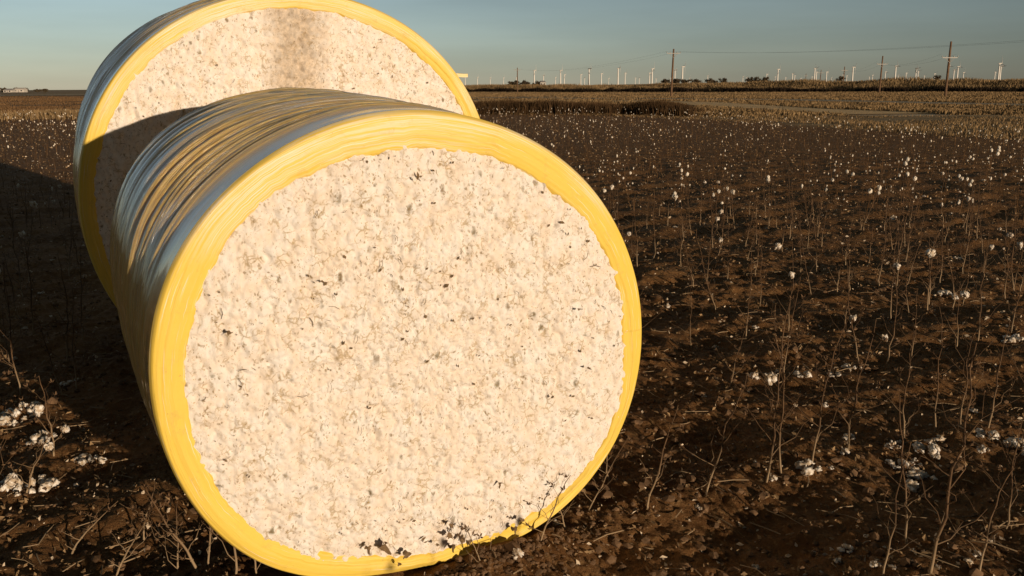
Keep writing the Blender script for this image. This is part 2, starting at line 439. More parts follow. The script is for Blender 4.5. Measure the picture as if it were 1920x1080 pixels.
def strip(name, pts, width, mat, lift, label, step=4.0, jag=0.0):
    P = []
    for (x0, y0), (x1, y1) in zip(pts[:-1], pts[1:]):
        k = max(2, int(math.hypot(x1 - x0, y1 - y0) / step))
        for i in range(k): P.append((x0 + (x1 - x0) * i / k, y0 + (y1 - y0) * i / k))
    P.append(pts[-1]); P = np.array(P, float)
    for _ in range(6): P[1:-1] = (P[:-2] + 2 * P[1:-1] + P[2:]) / 4
    T = np.gradient(P, axis=0); T /= np.linalg.norm(T, axis=1)[:, None]; Nn = np.stack([-T[:, 1], T[:, 0]], 1)
    W = 7; V = []
    for i, p in enumerate(P):
        for j in range(W):
            o = (j / (W - 1) - .5) * width * (1 + jag * (vnoise(i * .23, j * .1 + (9 if j > 3 else 0), 5) - .5))
            q = p + Nn[i] * o
            V.append((q[0], q[1], float(base_h(q[0], q[1])) + lift))
    m = mesh_from(name, np.array(V), grid_faces(W, len(P)), mat)
    if m.polygons[0].normal.z < 0: m.flip_normals()
    return link(name, m, kind='structure', label=label)
strip('road', ROADP, 7.5, M_ROAD, .10, 'grey paved road crossing beyond the field on the right')
strip('track', TRACKP, 9, M_TRACK, .06, 'pale sandy track beside the far edge of the field', jag=.8)
strip('gravel_road', FARROADP, 16, M_FARROAD, .35, 'pale far road behind the ploughed land on the left', 12)

# ---------------------------------------------------------------- bales
def make_bale(b, label, seed, mcot, NT=760, NS=260):
    C = b['C']; n, u, w = b['ax']; L = b['L']
    Rm = np.stack([u, n, w], 1)           # local x = right, y = to the rear, z = up
    root = link('cotton_bale', None, label=label, category='cotton bale', group='wrapped round cotton bales')
    M4 = Matrix([[*Rm[i], C[i]] for i in range(3)] + [[0, 0, 0, 1]])
    root.matrix_world = M4
    th = np.arange(NT) / NT * 2 * np.pi
    # side film (the front bale bulges at its upper left)
    FL = .145 if b is FRONT else .02
    s = np.concatenate([np.linspace(.026, .04, 3), np.linspace(.05, L - .05, NS), np.linspace(L - .04, L, 8)])
    T, S = np.meshgrid(th, s)
    Ro = harm(b['O'], T)
    r = Ro - .003 + .004 * sstep(0, .10, S) + .006 * sstep(.20, .70, S) + FL * np.exp(-((np.degrees(T) - 139) / 31) ** 2) * sstep(.08, .80, S) * (1 - .5 * sstep(1.0, L, S)) - .03 * sstep(L - .5, L, S)
    r = r - .05 * np.clip(1 - (L - S) / .06, 0, 1) ** 2
    amp = sstep(.16, .30, S) * (1 - .6 * sstep(L - .15, L, S))
    skew = S + .018 * np.sin(T + seed) + .012 * np.sin(T * 3 + 1)
    Tw = T / (2 * np.pi)
    def pn(fu, fs, sd):  # periodic noise round the bale
        k = round(fu)
        a = vnoise(Tw * k, skew * fs, sd); bb = vnoise((Tw - 1) * k, skew * fs, sd)
        return (a * (1 - Tw) + bb * Tw) * 2 - 1
    rid = 1 - np.abs(pn(5, 13, seed + 1)); rid2 = 1 - np.abs(pn(9, 27, seed + 2))
    ph = skew * 10 + .55 * pn(3, 3, seed + 5) + .25 * pn(6, 9, seed + 6)
    saw = ph % 1.0; saw = np.where(saw < .84, saw / .84, (1 - saw) / .16)     # each turn of film overlaps the last by a small step
    ph2 = skew * 27 + .6 * pn(5, 5, seed + 8); saw2 = ph2 % 1.0; saw2 = np.where(saw2 < .8, saw2 / .8, (1 - saw2) / .2)
    r = r + amp * (.033 * (saw - .5) * (.55 + .75 * pn(7, 9, seed + 12)) + .010 * (saw2 - .5) * (.6 + 1.0 * pn(11, 16, seed + 13)) + .006 * (rid - .6) + .006 * pn(4, 4, seed + 3) + .0045 * pn(16, 55, seed + 4) + .004 * pn(22, 22, seed + 15))
    r = r + .0015 * pn(5, 6, seed + 7)
    V = np.stack([r * np.cos(T), S, r * np.sin(T)], -1).reshape(-1, 3)
    me = mesh_from('wrap', V, grid_faces(NT, len(s), True), M_FILM)
    add_uv(me, np.stack([T * b['O'][0], S], -1).reshape(-1, 2))
    wrap = link('wrap', me, root)
    # folded rim on the front face (and a plain one at the rear)
    NR = 34
    t = np.linspace(0, 1, NR)
    T, Q = np.meshgrid(th, t); Tw = T / (2 * np.pi)
    Ri = harm(b['I'], T) - .012 + .013 * fbm(np.cos(T) * 6, np.sin(T) * 6, seed + 9, 4) + .009 * fbm(np.cos(T) * 22, np.sin(T) * 22, seed + 10, 3)
    Ro = harm(b['O'], T) - .001
    r = Ri + (Ro - Ri) * Q
    skew = Q + .10 * np.sin(T * 3 + seed) + .05 * np.sin(T * 7)
    wr = 1 - np.abs(pn(6, 1.0, 1)) if False else 0
    def pq(k, fs, sd):
        a = vnoise(Tw * k, skew * fs, sd); bb = vnoise((Tw - 1) * k, skew * fs, sd)
        return (a * (1 - Tw) + bb * Tw) * 2 - 1
    d = -.010 * np.sin(np.clip(Q, 0, 1) * np.pi) + .024 * np.clip((Q - .88) / .12, 0, 1) ** 2 + .02 * np.clip(1 - Q / .12, 0, 1) ** 2
    lowr = sstep(.15, .8, -np.sin(T))
    d = d + np.sin(Q * np.pi) * (.0022 * pq(7, 5, seed + 11) + .0015 * pq(13, 12, seed + 12) + lowr * .020 * pq(15, 3, seed + 13) + .0035 * (1 - np.abs(pq(4, 7, seed + 14))) ** 3)
    V = np.stack([r * np.cos(T), d + .004, r * np.sin(T)], -1).reshape(-1, 3)
    me = mesh_from('folded_rim', V, grid_faces(NT, NR, True), M_RIM); me.flip_normals()
    add_uv(me, np.stack([T * b['O'][0], Q * .14 * b['O'][0] / 1.15], -1).reshape(-1, 2))
    link('folded_rim', me, wrap)
    V2 = V.copy(); V2[:, 1] = L - V2[:, 1]
    me = mesh_from('folded_rim', V2, grid_faces(NT, NR, True), M_RIM)
    add_uv(me, np.stack([T * b['O'][0], Q * .14], -1).reshape(-1, 2)); link('folded_rim', me, wrap)
    # cotton face : lumpy disc
    NRg = 210; NTc = 760
    thc = np.arange(NTc) / NTc * 2 * np.pi
    q = (np.arange(NRg) + .5) / NRg
    T, Q = np.meshgrid(thc, q)
    r = (harm(b['I'], T) + .035) * Q
    xx, zz = r * np.cos(T), r * np.sin(T)
    k = 1.0
    h = .012 * fbm(xx / .22, zz / .22, seed + 20, 3) + .013 * (.55 - worley(xx / .075 + .3 * fbm(xx / .1, zz / .1, 3, 2), zz / .085, seed + 21)) \
        + .013 * (.55 - worley(xx / .034, zz / .04, seed + 22)) + .008 * fbm(xx / .018, zz / .018, seed + 23, 3)
    pit = np.maximum(0, .24 - worley(xx / .13, zz / .17, seed + 25)) * .06
    bul = .036 * (1 - Q ** 5) - .012
    dy = -(bul + h * (1 - .3 * Q ** 8)) + pit
    V = np.stack([xx, dy, zz], -1).reshape(-1, 3)
    V = np.concatenate([V, [[0, -.024, 0]]])
    tri = np.stack([np.full(NTc, len(V) - 1), np.arange(NTc), (np.arange(NTc) + 1) % NTc], 1)
    me = mesh_from('cotton_face', V, [tri, grid_faces(NTc, NRg, True)[:, ::-1]], mcot)
    if me.polygons[0].normal.y > 0: me.flip_normals()
    link('cotton_face', me, root)
    V2 = V[::1].copy(); V2[:, 1] = L - V2[:, 1]
    th_r = np.arange(120) / 120 * 2 * np.pi; T, Q = np.meshgrid(th_r, np.linspace(.02, 1, 24)); r = (harm(b['I'], T) + .035) * Q
    V2 = np.stack([r * np.cos(T), L + .02 * (1 - Q ** 4) + .01 * fbm(r * np.cos(T) * 9, r * np.sin(T) * 9, seed, 3), r * np.sin(T)], -1).reshape(-1, 3)
    link('cotton_face', mesh_from('cotton_face', V2, grid_faces(120, 24, True), M_COTTON), root)
    # bits of leaf and twig caught in the cotton : one uncountable mass per face
    mb = MB()
    rr = random.Random(seed)
    for i in range(620):
        a = rr.uniform(0, 2 * math.pi); q_ = math.sqrt(rr.random()) * .985; R_ = float(harm(b['I'], np.array([a]))[0]) * q_
        if vnoise(R_ * math.cos(a) * 3 + 50, R_ * math.sin(a) * 3 + 50, seed) < rr.uniform(.15, .75) and math.sin(a) * q_ > -.7: continue
        cx, cz = R_ * math.cos(a), R_ * math.sin(a); yb = -(.036 * (1 - q_ ** 5)) - rr.uniform(.0, .012)
        ln = (.004 + .022 * rr.random() ** 2) * (1.5 if rr.random() < .12 else 1); an = rr.gauss(math.pi / 2, .8)
        if rr.random() < .3:
            p0 = np.array([cx - math.cos(an) * ln, yb, cz - math.sin(an) * ln]); p1 = np.array([cx, yb - .004, cz]); p2 = np.array([cx + math.cos(an + .5) * ln, yb + .003, cz + math.sin(an + .5) * ln])
            mb.tube([p0, p1, p2], rr.uniform(.0008, .0016), 3, 0)
        else:
            wd = ln * rr.uniform(.3, .6); c_, s_ = math.cos(an), math.sin(an)
            pts = [(-.6, 0, .004), (0, -.5, -.002), (.7, -.1, -.004), (.1, .5, .0)]
            mb.add([[cx + ln * .7 * px_ * c_ - wd * pz_ * s_, yb + dyy, cz + ln * .7 * px_ * s_ + wd * pz_ * c_] for px_, pz_, dyy in pts], np.array([[0, 1, 2, 3]]), 0)
    link('plant_trash', mb.mesh('plant_trash', [M_TRASH], False), root, kind='stuff')
    return root
bale1 = make_bale(FRONT, 'front round bale of white cotton in yellow film, its whole cotton face in sun', 100, M_COTTON)
bale2 = make_bale(BACK, 'rear round cotton bale in yellow film, half hidden and shaded by the one before it', 200, M_COTTON_SHADEBAND, 760, 260)
# loose end of film at the rear bale's right side
n_, u_, w_ = BACK['ax']
Pt = CAM + ray(868, 140) / (ray(868, 140) @ FWD) * 7.6
Pw = Matrix(bale2.matrix_world).inverted() @ Vector(Pt)
mb = MB(); V = []
for i in range(9):
    for j in range(3):
        f_ = i / 8
        V.append((Pw.x + .05 - .36 * (1 - f_), Pw.y - .02 * math.sin(f_ * 4), Pw.z + (j - 1) * .014 + .008 * math.sin(f_ * 5)))
mb.add(V, grid_faces(3, 9))
me = mb.mesh('film_tail', [M_RIM]); add_uv(me, [(v[0], v[2]) for v in V]); link('film_tail', me, bale2)

# ---------------------------------------------------------------- cotton plants
def stem_paths(rd, H, nbr, lean=0.0, lean_az=0.0, spread=1.0, r0=.0075):
    r0 = r0 * .86
    """main stalk and its branches as polylines with radii"""
    out = []
    n = 11; t = np.linspace(0, 1, n)
    wob = np.cumsum(np.array([[rd.gauss(0, .012), rd.gauss(0, .012)] for _ in range(n)]), 0) * H; wob[0] = 0
    P = np.stack([wob[:, 0] + math.cos(lean_az) * lean * H * t ** 1.3, wob[:, 1] + math.sin(lean_az) * lean * H * t ** 1.3, H * t * math.cos(lean * .6) - .03], 1)
    rad_ = r0 * (1 - .72 * t)
    rad_ = rad_ * (1 + .18 * np.array([rd.random() for _ in range(n)]))
    out.append((P, rad_))
    tips = [P[-1]]
    a = rd.uniform(0, 6.28)
    nbr = nbr + 3
    for k in range(nbr):
        f = .16 + .8 * (k + rd.random() * .6) / nbr
        b0 = np.array([np.interp(f, t, P[:, i]) for i in range(3)])
        a += 2.4 + rd.uniform(-.5, .5)
        ln = H * rd.uniform(.16, .48) * (1.05 - .65 * f) * spread
        el = rd.uniform(.45, 1.05)
        m = 5; q = np.linspace(0, 1, m)
        dirv = np.array([math.cos(a) * math.cos(el), math.sin(a) * math.cos(el), math.sin(el)])
        side = np.array([-math.sin(a), math.cos(a), 0])
        zig = np.array([0, .07, -.03, .06, 0]) * ln * rd.choice([-1, 1])
        B = b0 + q[:, None] * ln * dirv + zig[:, None] * side + np.stack([0 * q, 0 * q, .12 * ln * q ** 2], 1)
        rb = r0 * (1 - .72 * f) * .5
        out.append((B, rb * (1 - .6 * q))); tips.append(B[-1])
        if rd.random() < .75:
            j = rd.choice([1, 2, 3]); a2 = a + rd.choice([-1, 1]) * rd.uniform(.6, 1.1); l2 = ln * rd.uniform(.25, .5); e2 = el * .8
            B2 = B[j] + np.linspace(0, 1, 3)[:, None] * l2 * np.array([math.cos(a2) * math.cos(e2), math.sin(a2) * math.cos(e2), math.sin(e2)])
            out.append((B2, rb * .55 * np.array([1, .8, .5]))); tips.append(B2[-1])
    return out, tips

def boll_mesh(seed, size=.034, locks=4, sub=ICO2):
    rd = random.Random(seed); mb = MB()
    for k in range(locks):
        a = k / locks * 6.283 + rd.uniform(-.3, .3)
        c = np.array([math.cos(a) * .62, math.sin(a) * .62, rd.uniform(-.15, .35)])
        V = lumpV(lumpV(sub[0], seed * 5 + k, .5, 3.5) * np.array([.72, .72, .85 + rd.uniform(0, .5)]), seed * 7 + k, .6, 1.7)
        mb.add((V + c) * size, sub[1])
    V = lumpV(sub[0] * .8, seed * 7 + 9, .35); mb.add((V + np.array([0, 0, .4])) * size, sub[1])
    if rd.random() < .6:   # a lock hanging down
        V = lumpV(sub[0] * np.array([.45, .45, 1.2]), seed + 3, .4); mb.add((V + np.array([.7, 0, -.9])) * size, sub[1])
    return mb.mesh('boll', [M_LINT])

def bur_mesh(seed, size=.030):
    mb = MB()
    for k in range(4):
        a = k / 4 * 6.283; ca, sa_ = math.cos(a), math.sin(a)
        pr = [(0, 0, -.9), (.55, .32, -.55), (.95, .18, .0), (1.15, 0, .55), (.95, -.18, .0), (.55, -.32, -.55)]
        mb.add([(size * (x_ * ca - y_ * sa_), size * (x_ * sa_ + y_ * ca), size * z_) for x_, y_, z_ in pr], np.array([[0, 1, 4, 5], [1, 2, 3, 4]]))
    return mb.mesh('bur', [M_BUR], False)

BOLLS = [boll_mesh(i, .015 + .005 * (i % 4), 4, ICO3) for i in range(8)]
BURS = [bur_mesh(i) for i in range(3)]

def stem_mesh(paths, sides=5, burs=(), rd=None):
    mb = MB()
    for P, r in paths: mb.tube(P, r, sides)
    # node swellings
    for P, r in paths[:1]:
        for i in range(2, len(P) - 1, 2):
            mb.add(ICO1[0] * float(r[i]) * 1.5 + P[i], ICO1[1])
    return mb.mesh('stem', [M_STEM])

def make_plant(seed, H, nbr, nboll, lean=0, laz=0, spread=1.0, r0=.0075):
    rd = random.Random(seed)
    paths, tips = stem_paths(rd, H, nbr, lean, laz, spread, r0)
    root = link('cotton_plant', None)
    link('stem', stem_mesh(paths), root)
    tt = tips[1:]; rd.shuffle(tt)
    for i, p in enumerate(tt[:nboll + 6]):
        if i < nboll:
            o = link('boll', rd.choice(BOLLS), root, loc=p); o.rotation_euler = (rd.uniform(-.7, .7), rd.uniform(-.7, .7), rd.uniform(0, 6))
            b_ = link('bur', rd.choice(BURS), o)
            if i == 0: o['label'] = None; del o['label']
        else:
            o = link('bur', rd.choice(BURS), root, loc=p); o.rotation_euler = (rd.uniform(-.8, .8), rd.uniform(-.8, .8), rd.uniform(0, 6))
            o.scale = (.5, .5, .5)
    return root

def copy_plant(src, loc, rz, sc, tilt=(0, 0)):
    c = src.copy(); col.objects.link(c)
    c.location = loc; c.rotation_euler = (tilt[0], tilt[1], rz); c.scale = (sc, sc, sc)
    for ch in src.children:
        d = ch.copy(); col.objects.link(d); d.parent = c
        for g in ch.children:
            e_ = g.copy(); col.objects.link(e_); e_.parent = d
    return c

def gpos(px, py):
    d = ray(px, py); t = -CAM[2] / d[2]; q = CAM + d * t
    for _ in range(4):
        h = float(ground_h(q[0], q[1])); t = (h - CAM[2]) / d[2]; q = CAM + d * t
    return q

# hero plants : base pixel (x,y) in the 1920 frame, height, lean
HERO = [
    ((1436, 903), 1.15, 8, 0, .06, 0.2, 1.0, .0085, 'pair-leaning bare stalk, left of two rising from one spot right of the bale'),
    ((1466, 893), 1.10, 7, 0, -.03, 0.2, .9, .0080, 'straight bare stalk, right of two rising from one spot right of the bale'),
    ((1216, 960), .62, 5, 0, .30, 0.6, 1.0, .0080, 'short leaning dead stalk close beside the lower right rim of the front bale'),
    ((1320, 935), .75, 4, 0, .55, 0.75, .9, .0075, 'long bent twig leaning far over the bare soil right of the front bale'),
    ((1522, 870), .95, 6, 2, .18, 0.3, 1.0, .0078, 'slanting stalk with a white boll at its foot, right of the twin stalks'),
    ((1590, 850), .90, 6, 1, .10, 0.3, 1.0, .0078, 'stalk holding one small boll low down, between twin stalks and loose cotton'),
    ((1696, 825), .80, 6, 0, -.05, 0.2, .9, .0075, 'bare forked stalk directly behind the large heap of loose cotton'),
    ((1755, 808), .92, 5, 0, -.16, 0.2, .8, .0072, 'thin bare stalk bending left above the loose cotton heap'),
    ((1803, 800), .70, 5, 0, .05, 0.2, .9, .0072, 'upright bare stalk just right of the loose cotton heap'),
    ((1852, 802), .80, 5, 0, .16, 0.2, .9, .0072, 'right-leaning bare stalk near the right edge, behind loose cotton'),
    ((1742, 1078), 1.20, 8, 0, .02, 0.2, 1.1, .0100, 'tall dark stalk nearest the viewer at the lower right'),
    ((1836, 1078), .62, 6, 0, .22, .4, 1.2, .0070, 'low spreading twiggy stalk in the bottom right corner'),
    ((1655, 1079), .70, 5, 0, .10, .5, 1.0, .0060, 'thin half-shaded stalk left of the tall dark stalk in front'),
    ((375, 1072), .50, 5, 0, -.40, 0, 1.1, .0085, 'stout stalk leaning left in the lit soil at the bottom left'),
    ((268, 1015), .38, 4, 0, .25, 0.2, 1.2, .0065, 'short twiggy stalk in the lit soil left of the front bale'),
    ((440, 1078), .55, 6, 0, -.12, .2, 1.0, .0070, 'thin forked stalk standing against the lower left rim of the bale'),
    ((395, 1062), .62, 5, 1, .05, .2, .9, .0065, 'tall thin stalk crossing the lower left yellow rim of the bale'),
    ((480, 1078), .36, 5, 0, -.2, .9, 1.4, .0060, 'low tangled twig clump under the lower left rim of the bale'),
    ((215, 1078), .42, 6, 0, .5, .1, 1.3, .0065, 'low sprawling stalk along the bottom edge at lower left'),
    ((48, 925), .42, 5, 2, .45, .1, 1.2, .0070, 'stalk with two white bolls leaning right at the left edge'),
    ((100, 850), .55, 6, 2, .0, 0, 1.0, .0070, 'shaded branching stalk with bolls behind the loose cotton at left'),
    ((1100, 960), .45, 6, 0, .5, .5, 1.2, .0060, 'flattened twiggy stalk lying beside the lower right rim of the front bale'),
    ((585, 1079), .22, 3, 0, .3, 2.4, 1.5, .0045, 'small twig in front of the lowest yellow rim, left of centre'),
    ((705, 1079), .20, 3, 0, .35, .4, 1.5, .0045, 'small forked twig in front of the lowest yellow rim, below the dry leaves'),
    ((905, 1062), .24, 4, 0, .5, 2.6, 1.5, .0045, 'thin twig leaning on the bottom rim right of the dry leaves'),
    ((1062, 992), .34, 5, 0, .45, 2.2, 1.4, .0050, 'twiggy stub against the lower right rim of the front bale'),
    ((1140, 905), .45, 5, 0, .35, 2.0, 1.2, .0055, 'thin stalk leaning over the right side of the lower yellow rim'),
    ((330, 1079), .40, 6, 0, .2, 1.4, 1.4, .0060, 'branching twig clump at the bottom edge left of the bale'),
    ((130, 1040), .34, 5, 0, .8, .2, 1.4, .0070, 'flattened stalk lying across the lit soil at bottom left'),
    ((1012, 1015), .38, 5, 0, .4, .3, 1.3, .0055, 'small broken stalk at the foot of the front bale, right of centre'),
]
hero_pts = []
for i, (pp, H, nb, nbo, lean, laz, spr, r0, lab) in enumerate(HERO):
    q = gpos(*pp)
    o = make_plant(500 + i, H, nb, nbo, lean, laz, spr, r0)
    o.location = q; o['label'] = lab; o['category'] = 'cotton plant'; o['group'] = 'cotton plants left in the field'
    hero_pts.append(q[:2])
hero_pts = np.array(hero_pts)

PROTO = []
for i in range(10):
    H = [.95, 1.1, .75, .6, 1.0, .85, .9, 1.05, .7, .8][i]
    PROTO.append((i, H, [6, 7, 5, 5, 4, 6, 6, 7, 5, 6][i], [0, 0, 0, 0, 0, 0, 1, 2, 1, 3][i]))
VARLAB = ['bare upright cotton stalk with short side twigs in the dark field', 'tall bare cotton stalk branching near its top in the dark field',
          'bare medium cotton stalk with few twigs in the dark field', 'short bare stubby cotton stalk in the dark field',
          'tall slim nearly unbranched cotton stalk in the dark field', 'bare zigzag-branched cotton stalk in the dark field',
          'medium stalk carrying one white boll in the dark field', 'tall stalk carrying two white bolls in the dark field',
          'short stalk carrying one white boll in the dark field', 'stalk carrying three white bolls in the dark field']
protos = [None] * 10
# candidate spots along the rows
cand = []
for k, w0 in enumerate(ROWS):
    a = -90.0
    rr = random.Random(9000 + k)
    while a < 110:
        a += rr.uniform(.08, .62) * (1 if w0 < 22 else 1.5)
        ww = w0 + rr.gauss(0, .07 if w0 < 9 else .22)
        X_, Y_ = RU * a + RW * ww
        if Y_ < -11 or Y_ > float(np.interp(X_, EDGE_X, EDGE_Y)) - 1: continue
        cand.append((X_, Y_, rr.random(), rr.random(), rr.random()))
cand = np.array(cand)
cand = cand[bale_clear(cand[:, 0], cand[:, 1], .5)]
Pz = np.stack([cand[:, 0], cand[:, 1], np.zeros(len(cand))], 1)
cx_, cy_, cz_ = proj(Pz)
inview = (cz_ > 1) & (cx_ > -60) & (cx_ < 1980)
D = np.hypot(cand[:, 0], cand[:, 1])
okh = np.min(np.hypot(cand[:, 0][:, None] - hero_pts[None, :, 0], cand[:, 1][:, None] - hero_pts[None, :, 1]), 1) > .16
# bare wheel strip right beside the front bale, and thinner foreground
n_, u_, w_ = FRONT['ax']
dx, dy = cand[:, 0] - FRONT['C'][0], cand[:, 1] - FRONT['C'][1]
sF = dx * n_[0] + dy * n_[1]; tF = dx * u_[0] + dy * u_[1]
bare = ((sF < 2.2) & (tF > -1.2) & (tF < 2.15)) | ((np.hypot(cand[:, 0], cand[:, 1] ) < 4.6))
thin = cand[:, 2] < np.where(D < 7, .55, np.where(D < 16, .8, .8))
sel = okh & ~bare & thin
near_i = np.where(sel & inview & (cy_ < 1075))[0]
near_i = near_i[np.argsort(D[near_i])]
ind, rest = near_i[:270], near_i[270:]
rr = random.Random(77)
for i in ind:
    X_, Y_, _, r1, r2 = cand[i]
    vi = int(r1 * 10) % 10 if r2 < .45 else int(r1 * 6)
    z = float(ground_h(X_, Y_)); sc = rr.uniform(.75, 1.15); rz = rr.uniform(0, 6.28); tl = (rr.gauss(0, .09), rr.gauss(0, .09))
    if protos[vi] is None:
        _, H, nb, nbo = PROTO[vi]
        o = protos[vi] = make_plant(40 + vi, H, nb, nbo)
        o['category'] = 'cotton plant'; o['group'] = 'cotton plants left in the field'; o['label'] = VARLAB[vi]
        o.location = (X_, Y_, z); o.rotation_euler = (tl[0], tl[1], rz); o.scale = (sc, sc, sc)
    else: copy_plant(protos[vi], (X_, Y_, z), rz, sc, tl)

# the rest of the field : one mass of stalks and the cotton still on them
def far_plant(seed, nb, nbo):
    rd = random.Random(seed); H = rd.uniform(.4, .85)
    paths, tips = stem_paths(rd, H, nb, rd.uniform(0, .2), rd.uniform(0, 6), 1.0, .006)
    mb = MB()
    for P, r in paths[:nb + 2]: mb.tube(P[::2] if len(P) > 4 else P[:2], (r[::2] if len(P) > 4 else r[:2]) * 1.25, 3, 0)
    tt = tips[1:]; rd.shuffle(tt)
    for p in tt[:nbo]:
        V = lumpV(ICO1[0], rd.randint(0, 999), .5, 1.4) * np.array([1, 1, rd.uniform(.9, 1.9)]) * rd.choice([.012, .018, .026, .036, .046])
        mb.add(V + p, ICO1[1], 1)
    V = np.concatenate(mb.V); ks = sorted(mb.F)
    return V, {k: np.concatenate(mb.F[k]) for k in ks}, {k: np.concatenate(mb.M[k]) for k in ks}
FP = [far_plant(700 + i, 3 + i % 3, [0, 1, 1, 0, 0, 3, 0, 2, 0, 4, 0, 3][i]) for i in range(12)]
mb = MB()
rest = rest[:7500]
offv = np.where(okh & ~inview & (D < 14) & (cand[:, 2] < .95) & (D > 1.3) & (cand[:, 0] > -9) & (cand[:, 0] < 12))[0]
for i in np.concatenate([rest, offv]):
    X_, Y_, _, r1, r2 = cand[i]
    boost = 2.0 * vnoise(X_ / 6, Y_ / 6, 15) ** 2.2 * (.55 + .6 * float(sstep(2, 14, X_)))
    vi = int(r1 * 12)
    if r2 > boost * 1.25: vi = [0, 1, 3, 6, 8, 10][vi % 6]
    V, Fd, Md = FP[vi]
    rz = rr.uniform(0, 6.28); sc = rr.uniform(.6, 1.1); c_, s_ = math.cos(rz) * sc, math.sin(rz) * sc
    z = float(base_h(X_, Y_)) if D[i] > 45 else float(ground_h(X_, Y_))
    V = np.stack([V[:, 0] * c_ - V[:, 1] * s_ + X_, V[:, 0] * s_ + V[:, 1] * c_ + Y_, V[:, 2] * sc + z], 1)
    off = mb.n; first = True
    for k in Fd:
        mb.F.setdefault(k, []).append(Fd[k] + off); mb.M.setdefault(k, []).append(Md[k])
    mb.V.append(V); mb.n += len(V)
link('cotton_stubble', mb.mesh('cotton_stubble', [M_STUB, M_LINTFAR], False), kind='stuff', label='brown cotton stubble with scattered white bolls filling the distant field')

# ---------------------------------------------------------------- loose cotton on the ground
def tuft_mesh(seed, n, spread):
    rd = random.Random(seed); mb = MB()
    for k in range(n * 3):
        s = rd.uniform(.009, .024)
        a, q = rd.uniform(0, 6.28), spread * math.sqrt(rd.random()) + .008
        V = lumpV(ICO3[0], seed * 13 + k, .75, 1.5); V = lumpV(V, seed * 17 + k, .45, 4.0) * np.array([rd.uniform(.7, 1.4), rd.uniform(.7, 1.4), rd.uniform(.5, 1.2)]) * s
        mb.add(V + np.array([math.cos(a) * q, math.sin(a) * q, s * .5 + rd.uniform(0, .022)]), ICO3[1])
    for k in range(n * 2):   # bits of dry bur caught in it
        a, q = rd.uniform(0, 6.28), spread * math.sqrt(rd.random()) + .02
        c = np.array([math.cos(a) * q, math.sin(a) * q, rd.uniform(.0, .03)]); d = np.array([[rd.gauss(0, .012) for _ in range(3)] for _ in range(4)])
        mb.add(c + d, np.array([[0, 1, 2], [0, 2, 3]]), 1)
    return mb.mesh('cotton_tuft', [M_LINT, M_BUR])
TUFT = [tuft_mesh(i, [3, 5, 2, 7, 1, 4][i], [.05, .08, .03, .10, .01, .07][i]) for i in range(6)]
HT = [  # pixel, variant, size, label
    ((1722, 890), 1, 1.25, 'largest white cotton lump in the loose heap at lower right'),
    ((1683, 878), 0, 1.0, 'cotton lump at the left side of the loose heap at lower right'),
    ((1712, 915), 2, 1.1, 'low cotton lump at the bottom of the loose heap at lower right'),
    ((1735, 850), 0, 1.2, 'bluish cotton lump at the top of the loose heap at lower right'),
    ((1765, 828), 4, 1.3, 'single cotton lump behind the loose heap, beside a thin stalk'),
    ((1675, 842), 2, 1.0, 'small pair of cotton lumps behind the heap on its left'),
    ((1848, 822), 0, 1.1, 'row of three cotton lumps near the right edge'),
    ((1846, 848), 2, .9, 'small cotton lumps just before the three-lump row near the right edge'),
    ((1908, 842), 5, 1.1, 'cotton lump cut by the right edge, level with the heap'),
    ((1517, 884), 0, 1.1, 'pointed white lump at the foot of the slanting stalk'),
    ((1580, 852), 2, .8, 'small cotton lump between the slanting stalk and the heap'),
    ((1776, 556), 5, 1.25, 'fluffy cotton wad on the dark soil far right of the bale, mid field'),
    ((1903, 638), 5, 1.2, 'bright cotton wad at the right edge, half way down the field'),
    ((1412, 708), 2, 1.0, 'cotton pair lying beyond the twin stalks'),
    ((1505, 708), 0, 1.0, 'ragged cotton wad lying right of the twin stalks'),
    ((1600, 694), 5, .9, 'spread cotton wad on the lit ridge right of the twin stalks'),
    ((1677, 412), 2, 1.6, 'tall white cotton wisp standing out in the middle of the far field'),
    ((1545, 762), 4, .9, 'single small lump beside a stalk above the twin stalks'),
    ((85, 826), 0, 1.1, 'bright cotton lump in front of the shaded wads at left'),
    ((30, 790), 3, 1.3, 'broad shaded cotton wad at the left edge'),
    ((45, 770), 5, 1.1, 'shaded cotton wad above the broad one at the left edge'),
    ((12, 918), 0, 1.2, 'sunlit cotton lump touching the left edge'),
    ((65, 915), 5, 1.2, 'wad of several cotton lumps in the lit soil at left'),
    ((170, 868), 5, 1.0, 'dim cotton wad in the bale shadow left of the front bale'),
    ((966, 1045), 2, .8, 'small cotton lump on soil at the foot of the front bale'),
    ((1040, 985), 4, .8, 'cotton lump tucked by the lower right rim of the front bale'),
]
for pp, vi, sc, lab in HT:
    q = gpos(*pp); o = link('cotton_tuft', TUFT[vi], loc=q, label=lab, category='cotton lump', group='loose cotton lumps on the soil')
    o.rotation_euler = (0, 0, random.uniform(0, 6.28)); o.scale = (sc, sc, sc)
k = 0
sp_ = []
while k < 110:
    px, py = random.uniform(-20, 1940), 300 + 770 * random.random() ** 1.5
    q = gpos(px, py)
    w = q[0] * RW[0] + q[1] * RW[1]
    dr = min(abs(w - r_) for r_ in ROWS)
    if dr > .28 or not bale_clear(q[0], q[1], .35) or (px > 150 and px < 1230 and py > 250): continue
    o = link('cotton_tuft', TUFT[[4, 2, 0, 4, 2, 4][k % 6]], loc=q, category='cotton lump', group='loose cotton lumps on the soil',
             label=['single small scrap of fallen cotton lying along a stalk row', 'pair of small fallen cotton scraps lying along a stalk row', 'three-lobed fallen cotton scrap lying along a stalk row'][[0, 1, 2, 0, 1, 0][k % 6]])
    s_ = random.uniform(.4, .85); o.scale = (s_, s_, s_ * .8); o.rotation_euler = (0, 0, random.uniform(0, 6.28)); k += 1

